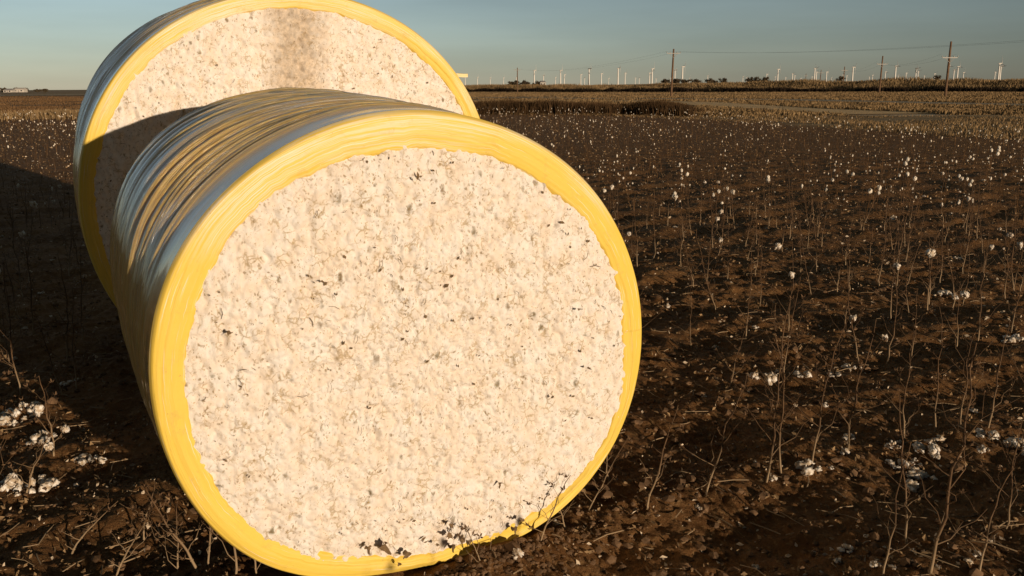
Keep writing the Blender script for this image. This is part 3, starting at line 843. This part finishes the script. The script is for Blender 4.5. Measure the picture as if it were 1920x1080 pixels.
# ---------------------------------------------------------------- litter, clods
def scatter(n, rmin, rmax, power, row_bias, seed):
    r = np.random.default_rng(seed); m = n * 3
    a = np.radians(r.uniform(-36, 36, m)); d = rmin * (rmax / rmin) ** (r.random(m) ** power)
    x_, y_ = np.sin(a) * d, np.cos(a) * d
    w = x_ * RW[0] + y_ * RW[1]
    dr = np.min(np.abs(w[:, None] - np.array(ROWS)[None, :]), 1)
    keep = (r.random(m) < np.exp(-(dr / .16) ** 2) * row_bias + (1 - row_bias)) & bale_clear(x_, y_, .0) & (y_ < np.interp(x_, EDGE_X, EDGE_Y)) 
    x_, y_ = x_[keep][:n], y_[keep][:n]
    return x_, y_, ground_h(x_, y_), r
x_, y_, z_, r = scatter(48000, 3.2, 75, .75, .5, 1)
N_ = len(x_)
sz = (.004 + .020 * r.random(N_) ** 1.8) * (.8 + np.hypot(x_, y_) / 30)
quad = np.array([[-1, -.15, 0], [-.1, -.55, .25], [1, 0, .1], [.05, .6, .3]])
rots = r.normal(size=(N_, 3, 3)); 
def orth(Mx):
    a = Mx[:, 0] / np.linalg.norm(Mx[:, 0], axis=1)[:, None]; b = Mx[:, 1] - (Mx[:, 1] * a).sum(1)[:, None] * a
    b /= np.linalg.norm(b, axis=1)[:, None]; return np.stack([a, b, np.cross(a, b)], 1)
Ro_ = orth(rots)
V = np.einsum('ki,nij->nkj', quad, Ro_) * sz[:, None, None] + np.stack([x_, y_, z_ + sz * .4], 1)[:, None]
Fq = np.arange(N_ * 4).reshape(-1, 4)
mi = (r.random(N_) < .16).astype(int)
link('leaf_litter', mesh_from('leaf_litter', V.reshape(-1, 3), Fq, [M_LITTER, M_LINTOLD], mi, False), kind='stuff', label='dry leaf crumbs and lint strewn along the stalk rows')
x_, y_, z_, r = scatter(9000, 3.0, 24, .8, .1, 2)
N_ = len(x_)
sz = .006 + .022 * r.random(N_) ** 3 * (.4 + 1.2 * vnoise(x_ / .5, y_ / .5, 61))
base = [lumpV(ICO1[0], 60 + i, .6, 1.3) for i in range(6)]
Bs = np.stack(base)[r.integers(0, 6, N_)] * np.stack([r.uniform(.8, 1.5, N_), r.uniform(.8, 1.4, N_), r.uniform(.5, .9, N_)], 1)[:, None]
an = r.uniform(0, 6.28, N_); c_, s_ = np.cos(an)[:, None], np.sin(an)[:, None]
V = np.stack([Bs[..., 0] * c_ - Bs[..., 1] * s_, Bs[..., 0] * s_ + Bs[..., 1] * c_, Bs[..., 2]], -1) * sz[:, None, None] + np.stack([x_, y_, z_ + sz * .2], 1)[:, None]
Fi = (ICO1[1][None] + (np.arange(N_) * len(ICO1[0]))[:, None, None]).reshape(-1, 3)
link('soil_clods', mesh_from('soil_clods', V.reshape(-1, 3), Fi, M_CLOD, None, False), kind='stuff', label='brown crumbly clods covering the soil')
r = np.random.default_rng(8); n_, u_, w_ = FRONT['ax']; N_ = 1500
tt_ = r.normal(0, .55, N_); ss_ = -.03 - np.abs(r.normal(0, .13, N_)) + .16 * np.abs(tt_) ** 2
x_ = FRONT['C'][0] + n_[0] * ss_ + u_[0] * tt_; y_ = FRONT['C'][1] + n_[1] * ss_ + u_[1] * tt_; z_ = ground_h(x_, y_)
sz = .003 + .013 * r.random(N_) ** 2.5
Bs = np.stack(base)[r.integers(0, 6, N_)] * np.stack([r.uniform(.8, 1.5, N_), r.uniform(.8, 1.4, N_), r.uniform(.6, 1.0, N_)], 1)[:, None]
V = Bs * sz[:, None, None] + np.stack([x_, y_, z_ + sz * .3], 1)[:, None]
Fi = (ICO1[1][None] + (np.arange(N_) * len(ICO1[0]))[:, None, None]).reshape(-1, 3)
link('soil_crumbs', mesh_from('soil_crumbs', V.reshape(-1, 3), Fi, M_CLOD, None, False), kind='stuff', label='soil crumbs heaped along the foot of the front bale')
# fallen twigs lying flat
x_, y_, z_, r = scatter(900, 3.2, 14, .8, .5, 3)
mb = MB()
for X_, Y_, Z_ in zip(x_, y_, z_):
    a = random.uniform(0, 6.28); l = random.uniform(.04, .22); k = random.uniform(-.4, .4)
    p = [np.array([X_, Y_, Z_ + .012])]
    p.append(p[0] + np.array([math.cos(a), math.sin(a), random.uniform(-.05, .18)]) * l * .5); p.append(p[1] + np.array([math.cos(a + k), math.sin(a + k), random.uniform(-.2, .15)]) * l * .5)
    mb.tube(p, random.uniform(.0018, .0042), 4)
link('fallen_twigs', mb.mesh('fallen_twigs', [M_STEM]), kind='stuff', label='broken twigs lying flat over the soil')

# ---------------------------------------------------------------- dry leaves caught on the front bale's lower edge
n_, u_, w_ = FRONT['ax']
def leaf_mesh(seed):
    rd = random.Random(seed); pts = []
    K = 22
    for i in range(K):
        a = i / K * 6.283; rr_ = .45 + .35 * abs(math.cos(a * 1.5 + seed)) ** .7 + rd.uniform(-.16, .16)
        pts.append((rr_ * math.cos(a), rr_ * math.sin(a)))
    V = [(0, 0, .1)]; 
    for ring in (.5, 1.0):
        for x0, y0 in pts:
            x1, y1 = x0 * ring, y0 * ring
            V.append((x1, y1, 1.1 * x1 * x1 - .7 * y1 * y1 + .22 * math.sin(6 * x1 + seed) + .2 * math.sin(7 * y1 + 2 * seed)))
    tri = np.array([[0, 1 + i, 1 + (i + 1) % K] for i in range(K)]); qd = np.array([[1 + i, 1 + K + i, 1 + K + (i + 1) % K, 1 + (i + 1) % K] for i in range(K)])
    mb = MB(); mb.add(V, tri); mb.F.setdefault(4, []).append(qd); mb.M.setdefault(4, []).append(np.zeros(K, int))
    mb.tube([(-.5, 0, .1), (-1.0, .1, .0), (-1.6, .0, -.1)], [.03, .025, .02], 4)
    return mb.mesh('dry_leaf', [M_LEAF])
LEAF = [leaf_mesh(i) for i in range(4)]
for k, (px, py, s, lab) in enumerate([
    (722, 1026, .034, 'round dark dry leaf low on the cotton face, left of centre'),
    (690, 1028, .026, 'curled dry leaf left of the round dark leaf at the bale foot'),
    (762, 1040, .030, 'ragged dry leaf on the yellow rim under the round dark leaf'),
    (748, 1058, .020, 'small dry leaf at the lowest part of the yellow rim'),
    (845, 985, .028, 'topmost dry leaf of the clump at the bottom of the cotton face'),
    (842, 1005, .024, 'middle dry leaf of the clump at the bottom of the cotton face'),
    (848, 1025, .030, 'broad dry leaf at the rim, lowest in the clump on the cotton face'),
    (868, 1012, .022, 'dry leaf touching the right side of the leaf clump'),
    (880, 1016, .020, 'outermost right dry leaf beside the leaf clump'),
    (820, 1022, .018, 'small dry leaf left of the leaf clump on the rim'),
    (965, 992, .024, 'dry leaf on the rim right of the leaf clump'),
    (978, 976, .018, 'small dry leaf over the rim edge, right of the leaf clump'),
    (938, 908, .022, 'dry leaf stuck on the lower right cotton face'),
    (1086, 580, .018, 'dark leaf scrap stuck on the right side of the cotton face'),
    (430, 625, .020, 'dark leaf scrap stuck on the left side of the cotton face'),
    (604, 528, .016, 'brown bur scrap stuck on the upper left cotton face'),
    (1103, 690, .020, 'tan leaf scrap near the right rim of the cotton face'),
    (784, 335, .016, 'dark leaf scrap near the top of the cotton face'),
]):
    d = ray(px, py); Cp = FRONT['C'] - n_ * (.060 if py < 960 else .058); t = ((Cp - CAM) @ n_) / (d @ n_); q = CAM + d * t
    o = link('dry_leaf', LEAF[k % 4], loc=q, label=lab, category='dry leaf', group='dry leaves on the front bale')
    a = random.uniform(0, 6.28)
    Mx = np.stack([u_ * math.cos(a) + w_ * math.sin(a), -u_ * math.sin(a) + w_ * math.cos(a), -n_], 1)
    o.rotation_mode = 'QUATERNION'; o.rotation_quaternion = (Matrix(Mx.tolist()).to_quaternion() @ Matrix.Rotation(random.uniform(-.5, .5), 3, 'X').to_quaternion())
    o.scale = (s * random.uniform(.6, 1.3), s * random.uniform(.5, 1.0), s) if py > 960 else (s * .9, s * .38, s)

# ---------------------------------------------------------------- weeds and grass beyond the field
def blades(name, n, spots, hmin, hmax, mat, label, wid=.05, seed=3, clump=0):
    r = np.random.default_rng(seed)
    bx, by, hh = spots(r, n)
    n = len(bx); h = r.uniform(hmin, hmax, n) * hh
    a = r.uniform(0, 6.28, n); l = r.uniform(.05, .45, n) * h; b = r.uniform(0, 6.28, n)
    w = wid * r.uniform(.5, 1.2, n)
    z = base_h(bx, by) - .05
    dx_, dy_ = np.cos(a) * w, np.sin(a) * w; lx, ly = np.cos(b) * l, np.sin(b) * l
    V = np.stack([np.stack([bx - dx_, by - dy_, z], 1), np.stack([bx + dx_, by + dy_, z], 1),
                  np.stack([bx + dx_ * .7 + lx * .4, by + dy_ * .7 + ly * .4, z + h * .6], 1), np.stack([bx - dx_ * .7 + lx * .4, by - dy_ * .7 + ly * .4, z + h * .6], 1),
                  np.stack([bx + lx, by + ly, z + h], 1)], 1)
    i0 = np.arange(n)[:, None] * 5
    link(name, mesh_from(name, V.reshape(-1, 3), [np.concatenate([i0 + 3, i0 + 2, i0 + 4], 1), np.concatenate([i0, i0 + 1, i0 + 2, i0 + 3], 1)], mat, None, False), kind='stuff', label=label)
def along(pts, wid, dens_seed, hmod=True):
    P = np.array(pts, float); L_ = np.hypot(*np.diff(P, axis=0).T); cum = np.concatenate([[0], np.cumsum(L_)])
    def f(r, n):
        s = r.uniform(0, cum[-1], n); x = np.interp(s, cum, P[:, 0]); y = np.interp(s, cum, P[:, 1])
        x = x + r.normal(0, wid, n); y = y + r.normal(0, wid * 2.2, n)
        m = vnoise(x / 3.2, y / 9, dens_seed); keep = m > .28
        return x[keep], y[keep], (.45 + 1.0 * m)[keep] if hmod else np.ones(keep.sum())
    return f
blades('dark_weeds', 26000, along([(-5, 86), (6, 84), (13, 78), (18, 73)], 1.0, 31), .6, 1.15, M_WEED, 'dark clumped dead weeds along the far field edge', .04, 5)
blades('bank_shade_strip', 26000, along([(-60, 480), (-16, 456), (60, 362), (150, 262), (190, 212)], 1.6, 33), 1.0, 1.7, M_BANKSHADE, 'long strip of near-black blades standing in for shade before the far grassy bank', .12, 6)  # near-black blades stand in for the shadow along the foot of the bank
def bank_spots(r, n):
    s = r.random(n) ** .8; x = 250 - 300 * s; y = np.interp(x, BANK_X, BANK_Y) + 3 + 45 * r.random(n) ** 1.3
    m = vnoise(x / 9, y / 14, 44); return x, y, .5 + .9 * m
blades('bank_grass', 80000, bank_spots, 1.0, 2.0, M_GRASS, 'tall tan grass covering the far bank below the turbines', .16, 7)
def verge(r, n):
    x = r.uniform(-8, 60, n); e_ = np.interp(x, EDGE_X, EDGE_Y); y = e_ + r.uniform(-5, 62, n)
    m = vnoise(x / 3.5, y / 7, 55) * .6 + vnoise(x / 1.3, y / 2.5, 56) * .4
    keep = (m > .36) & (seg_dist(x, y, TRACKP) > 3.6) & (seg_dist(x, y, ROADP) > 4.6) & (y > 30)
    return x[keep], y[keep], (.2 + 1.0 * m)[keep]
blades('verge_grass', 90000, verge, .10, .32, M_VERGE, 'dry brown verge grass between the field and the road', .03, 8)
def flat_grass(r, n):
    y = 72 * (6.4 ** r.random(n)); x = r.uniform(-.14, .62, n) * y
    m = vnoise(x / 7, y / 16, 65) * .6 + vnoise(x / 2.5, y / 6, 66) * .4
    keep = (y < np.interp(x, BANK_X, BANK_Y) - 3) & (y > np.interp(x, EDGE_X, EDGE_Y) + 12) & (m > .26) & (seg_dist(x, y, TRACKP) > 3.6) & (seg_dist(x, y, ROADP) > 4.6)
    return x[keep], y[keep], (.3 + 1.0 * m)[keep]
blades('pasture_grass', 170000, flat_grass, .16, .45, M_VERGE, 'low tan grass on the flat between the road and the bank', .09, 12)
def edge_left(r, n):
    x = r.uniform(-70, -8, n); y = 83 + r.normal(0, 4.5, n); m = vnoise(x / 3, y / 4, 57); keep = m > .25
    return x[keep], y[keep], (.5 + m)[keep]
def plough_left(r, n):
    y = 92 * (3.7 ** r.random(n)); x = r.uniform(-.62, -.26, n) * y; m = vnoise(x / 6, y / 14, 58); keep = (m > .2)
    return x[keep], y[keep], (.5 + m)[keep]
blades('far_stubble', 60000, plough_left, .12, .30, M_WEEDLIT, 'brown stubble of the far field at left', .07, 14)
blades('edge_grass', 24000, edge_left, .25, .6, M_GRASS, 'pale dry grass strip along the far edge of the field at left', .045, 9)

# ---------------------------------------------------------------- utility poles and wires
def make_pole(x, y, H, lean, arm, label):
    z = float(base_h(x, y))
    root = link('utility_pole', None, loc=(x, y, z), label=label, category='utility pole', group='utility poles beyond the field')
    mb = MB(); mb.tube([(0, 0, -.3), (lean * .5, 0, H * .5), (lean, 0, H)], [.24, .21, .17], 10)
    mb.add(ICO1[0] * np.array([.16, .16, .06]) + np.array([lean, 0, H]), ICO1[1])
    link('pole_shaft', mb.mesh('pole_shaft', [M_POLE]), root)
    if arm:
        za = H - arm
        xa = lean * za / H
        mb = MB(); mb.box((xa, -.22, za), (2.8, .12, .14))
        c = link('crossarm', mb.mesh('crossarm', [M_STEEL], False), root)
        mb = MB(); mb.tube([(xa, -.24, za - .9), (xa - .9, -.24, za - .05)], .04, 4); mb.tube([(xa, -.24, za - .9), (xa + .9, -.24, za - .05)], .04, 4)
        link('brace', mb.mesh('brace', [M_STEEL]), c)
        for q in (-1.45, -.7, .7, 1.45):
            mb = MB(); mb.tube([(xa + q, -.22, za + .1), (xa + q, -.22, za + .2), (xa + q, -.22, za + .3), (xa + q, -.22, za + .36)], [.05, .10, .08, .03], 6)
            link('insulator', mb.mesh('insulator', [M_STEEL]), c)
    return root
def pole_at(px, D_, top_py, arm, lean, label):
    X_, zt = sight(px, top_py, D_)      # top of the pole on its sight line
    b = float(base_h(X_, D_))
    make_pole(X_, D_, zt - b, lean, arm, label); return X_, D_, zt
pA1 = pole_at(1782, 174, 78, 2.9, .15, 'tall dark pole with pale crossarm, nearest of the poles at right')
pA2 = pole_at(1654, 258, 105, 2.2, .2, 'second dark pole with crossarm, left of the tall one')
pA3 = pole_at(1583, 400, 125, 1.6, .2, 'thin dark pole among turbines, third from the tall one')
pA4 = pole_at(1539, 515, 131, 1.6, .2, 'faint far pole left of the thin dark pole')
pA5 = pole_at(1511, 690, 138, 1.6, .2, 'faintest far pole at the end of the right line')
pB1 = pole_at(1261, 200, 92, .9, .25, 'lone brown pole with crossarm near its top, standing above the track')
pB2 = pole_at(970, 387, 127, .9, 0, 'distant brown pole above dark shrubs near the rear bale')
pB0 = (88.0, 60.0, 10.5)
make_pole(pB0[0], pB0[1], 10.5, .2, .9, 'pole off to the right carrying the wires over the road')
def wire(p, q, off, sag, label, down=0):
    pts = []
    p = np.array(p, float) + np.array([off, -.22, .38 - down]); q = np.array(q, float) + np.array([off, -.22, .38 - down])
    for i in range(25):
        f_ = i / 24; c = p + (q - p) * f_; c[2] -= 4 * sag * f_ * (1 - f_); pts.append(c)
    mb = MB(); mb.tube(pts, .011, 4); link('power_line', mb.mesh('power_line', [M_WIRE]), label=label, category='power line', group='power lines between the poles')
for o_, nm in ((-1.45, 'left'), (1.45, 'right')):
    wire(pB1, pB0, o_, 2.2, f'overhead wire from the lone brown pole\'s {nm} arm end out to the right', .9)
    wire(pB2, pB1, o_, 2.0, f'overhead wire joining the {nm} arm ends of the distant and lone brown poles', .9)
    wire(pA2, pA1, o_, 1.0, f'overhead wire between the {nm} arm ends of the two nearest right poles', 2.6)
    wire(pA3, pA2, o_, 1.4, f'overhead wire from the {nm} arm end of the second pole to the third', 1.9)

# ---------------------------------------------------------------- wind turbines
def turbine_meshes():
    mb = MB(); mb.tube([(0, 0, -2), (0, 0, 25), (0, 0, 55), (0, 0, 79)], [3.9, 3.4, 2.9, 2.4], 12); tw = mb.mesh('tower', [M_WHITE])
    mb = MB(); mb.tube([(-5, 0, 80.5), (-4, 0, 80.5), (4, 0, 80.6), (7, 0, 80.6), (7.4, 0, 80.6)], [1.2, 2.0, 2.2, 1.9, .4], 8); nc = mb.mesh('nacelle', [M_WHITE])
    mb = MB(); mb.tube([(7.4, 0, 0), (8.4, 0, 0), (9.6, 0, 0), (10.3, 0, 0)], [1.7, 1.8, 1.2, .1], 10); hb = mb.mesh('hub', [M_WHITE])
    V = []; 
    prof = [(1.5, .9, .9), (5, 1.7, .9), (10, 1.4, .6), (18, 1.0, .4), (26, .6, .25), (31, .15, .06)]
    for z_, c_, t_ in prof:
        for a in range(8):
            q = a / 8 * 6.283; V.append((8.6 + t_ * math.sin(q), c_ * math.cos(q) - .2 * c_, z_))
    mb = MB(); mb.add(V, grid_faces(8, len(prof), True)); bl = mb.mesh('blade', [M_WHITE])
    return tw, nc, hb, bl
TW, NC, HB, BL = turbine_meshes()
def make_turbine(label):
    root = link('wind_turbine', None, label=label, category='wind turbine', group='wind turbines along the horizon')
    link('tower', TW, root); link('nacelle', NC, root)
    h = link('hub', HB, root, loc=(0, 0, 80.6))
    for k in range(3):
        b = link('blade', BL, h); b.rotation_euler = (k * 2.0944, 0, 0)
    return root
turb0 = None
TL = [(872, 144, 155), (895, 145, 156), (919, 146, 157), (944, 146, 156), (968, 145, 154), (1001.6, 132, 154), (1019, 141, 156), (1041.5, 145, 156), (1051, 132, 156), (1058, 140, 156), (1089, 140, 157),
      (1096, 154 - 8, 157), (1104.5, 129, 156), (1127.6, 138, 158), (1141, 147, 158), (1159, 128, 158), (1172, 137, 157), (1191, 146, 158), (1198.5, 146, 158), (1218, 137, 159), (1223, 129, 159), (1230, 147, 159),
      (1257.5, 146, 157), (1265.6, 131, 157), (1280, 125, 156), (1293, 146, 157), (1327, 142, 156), (1393, 144, 156), (1400, 145, 156), (1409, 147, 156), (1437.6, 139, 156), (1453.5, 144, 157), (1459, 130, 157), (1473, 145, 157),
      (1486, 138, 157), (1490, 142, 157), (1501.5, 147, 157), (1522.5, 144, 157), (1528, 128, 157), (1531, 135, 157), (1550, 135, 157), (1559, 146, 157), (1580.6, 140, 153), (1587.6, 142, 153), (1599.7, 126, 152),
      (1630, 144, 153), (1636, 141, 153), (1660, 135, 154), (1680, 124, 153), (1684, 141, 153), (1699, 137, 152), (1718, 128, 152), (1721.6, 133, 152), (1733, 142, 151), (1752.6, 138, 149), (1778, 124, 150),
      (1789, 131, 150), (1796.6, 125, 150), (1806.6, 136, 151), (1866, 135, 150), (1874.5, 119, 150), (1877, 124, 151)]
TREF = {1001.6: 'bright turbine just right of the distant brown pole', 1104.5: 'tall bright turbine over the dark weeds, fifth from the distant brown pole', 1159: 'tallest turbine left of the lone brown pole',
        1223: 'bright turbine close left of the lone brown pole', 1280: 'bright tall turbine just right of the lone brown pole', 1265.6: 'turbine directly behind the lone brown pole',
        1459: 'bright turbine over the middle of the far bank, alone with a tiny one beside', 1528: 'bright turbine left of the faint far pole', 1599.7: 'bright turbine between third and second dark poles',
        1680: 'tall turbine just right of the second dark pole', 1778: 'turbine directly behind the tall dark pole', 1796.6: 'taller of two turbines just right of the tall dark pole',
        1874.5: 'tallest turbine at the far right of the row', 1877: 'turbine overlapping the tallest one at the far right', 1866: 'small turbine left of the far right pair',
        1718: 'taller of an overlapping pair midway between the two nearest poles', 1721.6: 'shorter of an overlapping pair midway between the two nearest poles', 1051: 'bright turbine of a close pair over the dark weeds'}
rt = random.Random(5)
for i, (px, ty, by) in enumerate(TL):
    hz = 163 - .006 * (px - 960)
    hp = max(8, hz - ty)
    D_ = 80.0 / hp * F_PX * .985
    D_ = min(D_, 8800); jit = rt.uniform(.93, 1.05); D_ *= jit
    X_, zt = sight(px, ty, D_)
    tall = hz - ty
    lab = TREF.get(px) or ('middling white turbine in the horizon row' if tall > 24 else 'small pale turbine far off in the horizon row' if tall > 18 else 'tiny faint turbine barely above the horizon')
    if turb0 is None: o = turb0 = make_turbine(lab)
    else:
        o = copy_plant(turb0, (0, 0, 0), 0, 1); o['label'] = lab
    o.location = (X_, D_, zt - 80.5 * jit); o.scale = (jit, jit, jit); o.rotation_euler = (0, 0, rt.uniform(-.08, .05))
    hub = [c for c in o.children if c.name.startswith('hub')][0]; hub.rotation_euler = (rt.uniform(0, 2.09), 0, 0)

# ---------------------------------------------------------------- distant trees and buildings
def far_tree(px, D_, H, W, seed, label):
    X_ = sight(px, 160, D_)[0]; z = float(base_h(X_, D_)); rd = random.Random(seed)
    root = link('distant_tree', None, loc=(X_, D_, z), label=label, category='tree', group='trees on the horizon')
    mb = MB(); mb.tube([(0, 0, -.3), (.1, 0, H * .3), (0, 0, H * .6)], [.3, .22, .1], 6)
    for k in range(4):
        a = rd.uniform(0, 6.28); mb.tube([(0, 0, H * .3), (math.cos(a) * W * .15, math.sin(a) * W * .15, H * .5), (math.cos(a) * W * .3, math.sin(a) * W * .3, H * .7)], [.14, .1, .05], 5)
    link('trunk', mb.mesh('trunk', [M_BARK]), root)
    V = []; cl = [(rd.gauss(0, W * .24), rd.gauss(0, W * .2), H * rd.uniform(.12, .82)) for _ in range(18)]
    for k in range(1100):
        c = rd.choice(cl); s = rd.uniform(.25, .6) * W / 9
        q = np.array(c) + np.array([rd.gauss(0, W * .08), rd.gauss(0, W * .08), rd.gauss(0, H * .09)]); q[2] = max(q[2], .2)
        d = np.array([[rd.gauss(0, 1) for _ in range(3)] for _ in range(3)]) * s
        V += [q + d[0], q + d[1], q + d[2]]
    link('crown', mesh_from('crown', np.array(V), np.arange(len(V)).reshape(-1, 3), M_CROWN, None, False), root)
for i, (px, D_, H, W, lab) in enumerate([
    (6, 900, 5.0, 9, 'dark rounded tree at the left edge of the horizon'), (30, 950, 5.5, 11, 'dark tree behind the white house at left'), (44, 960, 5.0, 10, 'dark tree right of the white house at left'),
    (70, 980, 3.4, 8, 'small dark tree standing alone right of the white house'), (82, 1000, 3.8, 8, 'dark bushy tree nearest the rear bale on the left'), (172, 1100, 4, 9, 'dark tree right at the left rim of the rear bale'),
    (960, 900, 5.5, 10, 'leftmost dark tree by the distant brown pole'), (968, 920, 7.5, 9, 'taller dark tree under the distant brown pole'), (985, 930, 7.5, 10, 'dark tree right of the distant brown pole'),
    (1007, 900, 6.5, 9, 'dark tree beside the small pale shed'), (1248, 800, 5.5, 9, 'dark low tree left of the lone brown pole'), (1268, 820, 5.5, 9, 'dark low tree right of the lone brown pole'),
    (1282, 820, 5.2, 9, 'wide low tree second right of the lone brown pole'), (1306, 830, 5.2, 9, 'low tree third right of the lone brown pole'), (1336, 830, 6.0, 11, 'broad low tree midway along the far bank'),
    (1357, 850, 7.0, 8, 'round tree at the right end of the middle tree group'), (1406, 800, 6.6, 7, 'small round tree left of the bright bank turbine'), (1416, 800, 7.2, 8, 'dark tree second left of the bright bank turbine'), (1434, 800, 7.4, 9, 'dark tree just left of the bright bank turbine'),
    (1576, 500, 3.6, 4, 'dark bush on the grassy bank left of the third pole'), (1757, 420, 3.4, 3.2, 'dark bush on the grassy bank left of the tall pole')]):
    far_tree(px, D_, H * .8, W * .9, 300 + i, lab)

def building(px, D_, W, Hh, label):
    X_ = sight(px, 165, D_)[0]; z = float(base_h(X_, D_))
    root = link('farm_house', None, loc=(X_, D_, z), label=label, category='building', group='buildings on the horizon')
    mb = MB(); mb.box((0, 0, Hh / 2), (W, 7, Hh)); wl = link('wall', mb.mesh('wall', [M_HOUSE], False), root)
    mb = MB(); h2 = 1.6
    V = [(-W / 2 - .4, -3.9, Hh), (W / 2 + .4, -3.9, Hh), (W / 2 + .4, 3.9, Hh), (-W / 2 - .4, 3.9, Hh), (-W / 2 + 1, 0, Hh + h2), (W / 2 - 1, 0, Hh + h2)]
    mb.add(V, np.array([[0, 1, 5, 4], [2, 3, 4, 5]])); mb.F.setdefault(3, []).append(np.array([[1, 2, 5], [3, 0, 4]])); mb.M.setdefault(3, []).append(np.zeros(2, int))
    link('roof', mb.mesh('roof', [M_HOUSE if W > 9 else M_ROOF], False), root)
    for q in (-.3, .25):
        mb = MB(); mb.box((q * W, -3.53, Hh * .55), (1.4, .06, 1.1)); link('window', mb.mesh('window', [M_GLASS], False), root)
    mb = MB(); mb.box((-.02 * W, -3.53, 1.02), (1.0, .06, 2.0)); link('door', mb.mesh('door', [M_ROOF], False), root)
building(38, 900, 10, 2.8, 'low white house among dark trees at the left edge of the horizon')
building(17, 880, 8, 1.9, 'small pale shed left of the low white house')
building(1018, 860, 5, 3.2, 'small pale shed beyond the far bank right of the distant trees')

# ---------------------------------------------------------------- light, sky, camera
w = bpy.data.worlds.new('World'); scene.world = w; w.use_nodes = True
nt = w.node_tree; bg = nt.nodes['Background']
sky = nt.nodes.new('ShaderNodeTexSky'); sky.sky_type = 'NISHITA'; sky.sun_disc = False
sky.sun_elevation = se; sky.sun_rotation = math.atan2(TO_SUN[0], TO_SUN[1])
sky.air_density = 1.0; sky.dust_density = .3; sky.ozone_density = 3.0; sky.altitude = 900
tc = nt.nodes.new('ShaderNodeTexCoord'); sx = nt.nodes.new('ShaderNodeSeparateXYZ'); nt.links.new(tc.outputs['Generated'], sx.inputs[0])
def mrange(out, a, b, c, d):
    n = nt.nodes.new('ShaderNodeMapRange'); nt.links.new(out, n.inputs[0])
    for i, v_ in enumerate((a, b, c, d)): n.inputs[i + 1].default_value = v_
    return n.outputs[0]
# added sky gain by direction: brighter left, dimmed behind and overhead to deepen shade
gx = mrange(sx.outputs[0], -.55, .55, 1.30, .54); gy = mrange(sx.outputs[1], -.3, .7, .30, 1.0); gz = mrange(sx.outputs[2], .25, .8, 1.0, .5)
def mmul(p, q):
    mm = nt.nodes.new('ShaderNodeMath'); mm.operation = 'MULTIPLY'; nt.links.new(p, mm.inputs[0]); nt.links.new(q, mm.inputs[1]); return mm.outputs[0]
mp = nt.nodes.new('ShaderNodeMapping'); nt.links.new(tc.outputs['Generated'], mp.inputs[0]); mp.inputs['Scale'].default_value = (1.2, 1.2, 11); mp.inputs['Rotation'].default_value = (0, math.radians(9), 0)
cn = nt.nodes.new('ShaderNodeTexNoise'); nt.links.new(mp.outputs[0], cn.inputs[0]); cn.inputs['Scale'].default_value = 1.3; cn.inputs['Detail'].default_value = 5
gain = mmul(mmul(mmul(gx, gy), gz), mrange(cn.outputs[0], .3, .7, .82, 1.18))
hz = nt.nodes.new('ShaderNodeMix'); hz.data_type = 'RGBA'; hz.inputs[0].default_value = .5
tint = nt.nodes.new('ShaderNodeVectorMath'); tint.operation = 'MULTIPLY'; nt.links.new(sky.outputs[0], tint.inputs[0]); tint.inputs[1].default_value = (1.16, .97, 1.0)
nt.links.new(tint.outputs[0], hz.inputs[6]); hz.inputs[7].default_value = (2.75, 3.25, 3.0, 1)
vt = nt.nodes.new('ShaderNodeVectorMath'); vt.operation = 'SCALE'; nt.links.new(hz.outputs[2], vt.inputs[0]); nt.links.new(gain, vt.inputs['Scale'])
nt.links.new(vt.outputs[0], bg.inputs[0]); bg.inputs[1].default_value = .12
sun = bpy.data.lights.new('sun', 'SUN'); sun.energy = 4.2; sun.angle = math.radians(.53); sun.color = (1, .815, .62)
so = bpy.data.objects.new('sun', sun); col.objects.link(so)
so.rotation_euler = Vector(-TO_SUN).to_track_quat('-Z', 'Y').to_euler()

cam = bpy.data.cameras.new('camera'); cam.sensor_width = 36; cam.lens = F_PX / 1920 * 36
cam.clip_start = .1; cam.clip_end = 30000
co = bpy.data.objects.new('camera', cam); col.objects.link(co)
co.matrix_world = Matrix([[RT[i], UP[i], -FWD[i], CAM[i]] for i in range(3)] + [[0, 0, 0, 1]])
scene.camera = co
scene.view_settings.view_transform = 'Standard'; scene.view_settings.look = 'None'
scene.view_settings.exposure = 0; scene.view_settings.gamma = 1
scene.cycles.max_bounces = 6; scene.cycles.diffuse_bounces = 3; scene.cycles.glossy_bounces = 3
scene.cycles.use_denoising = True
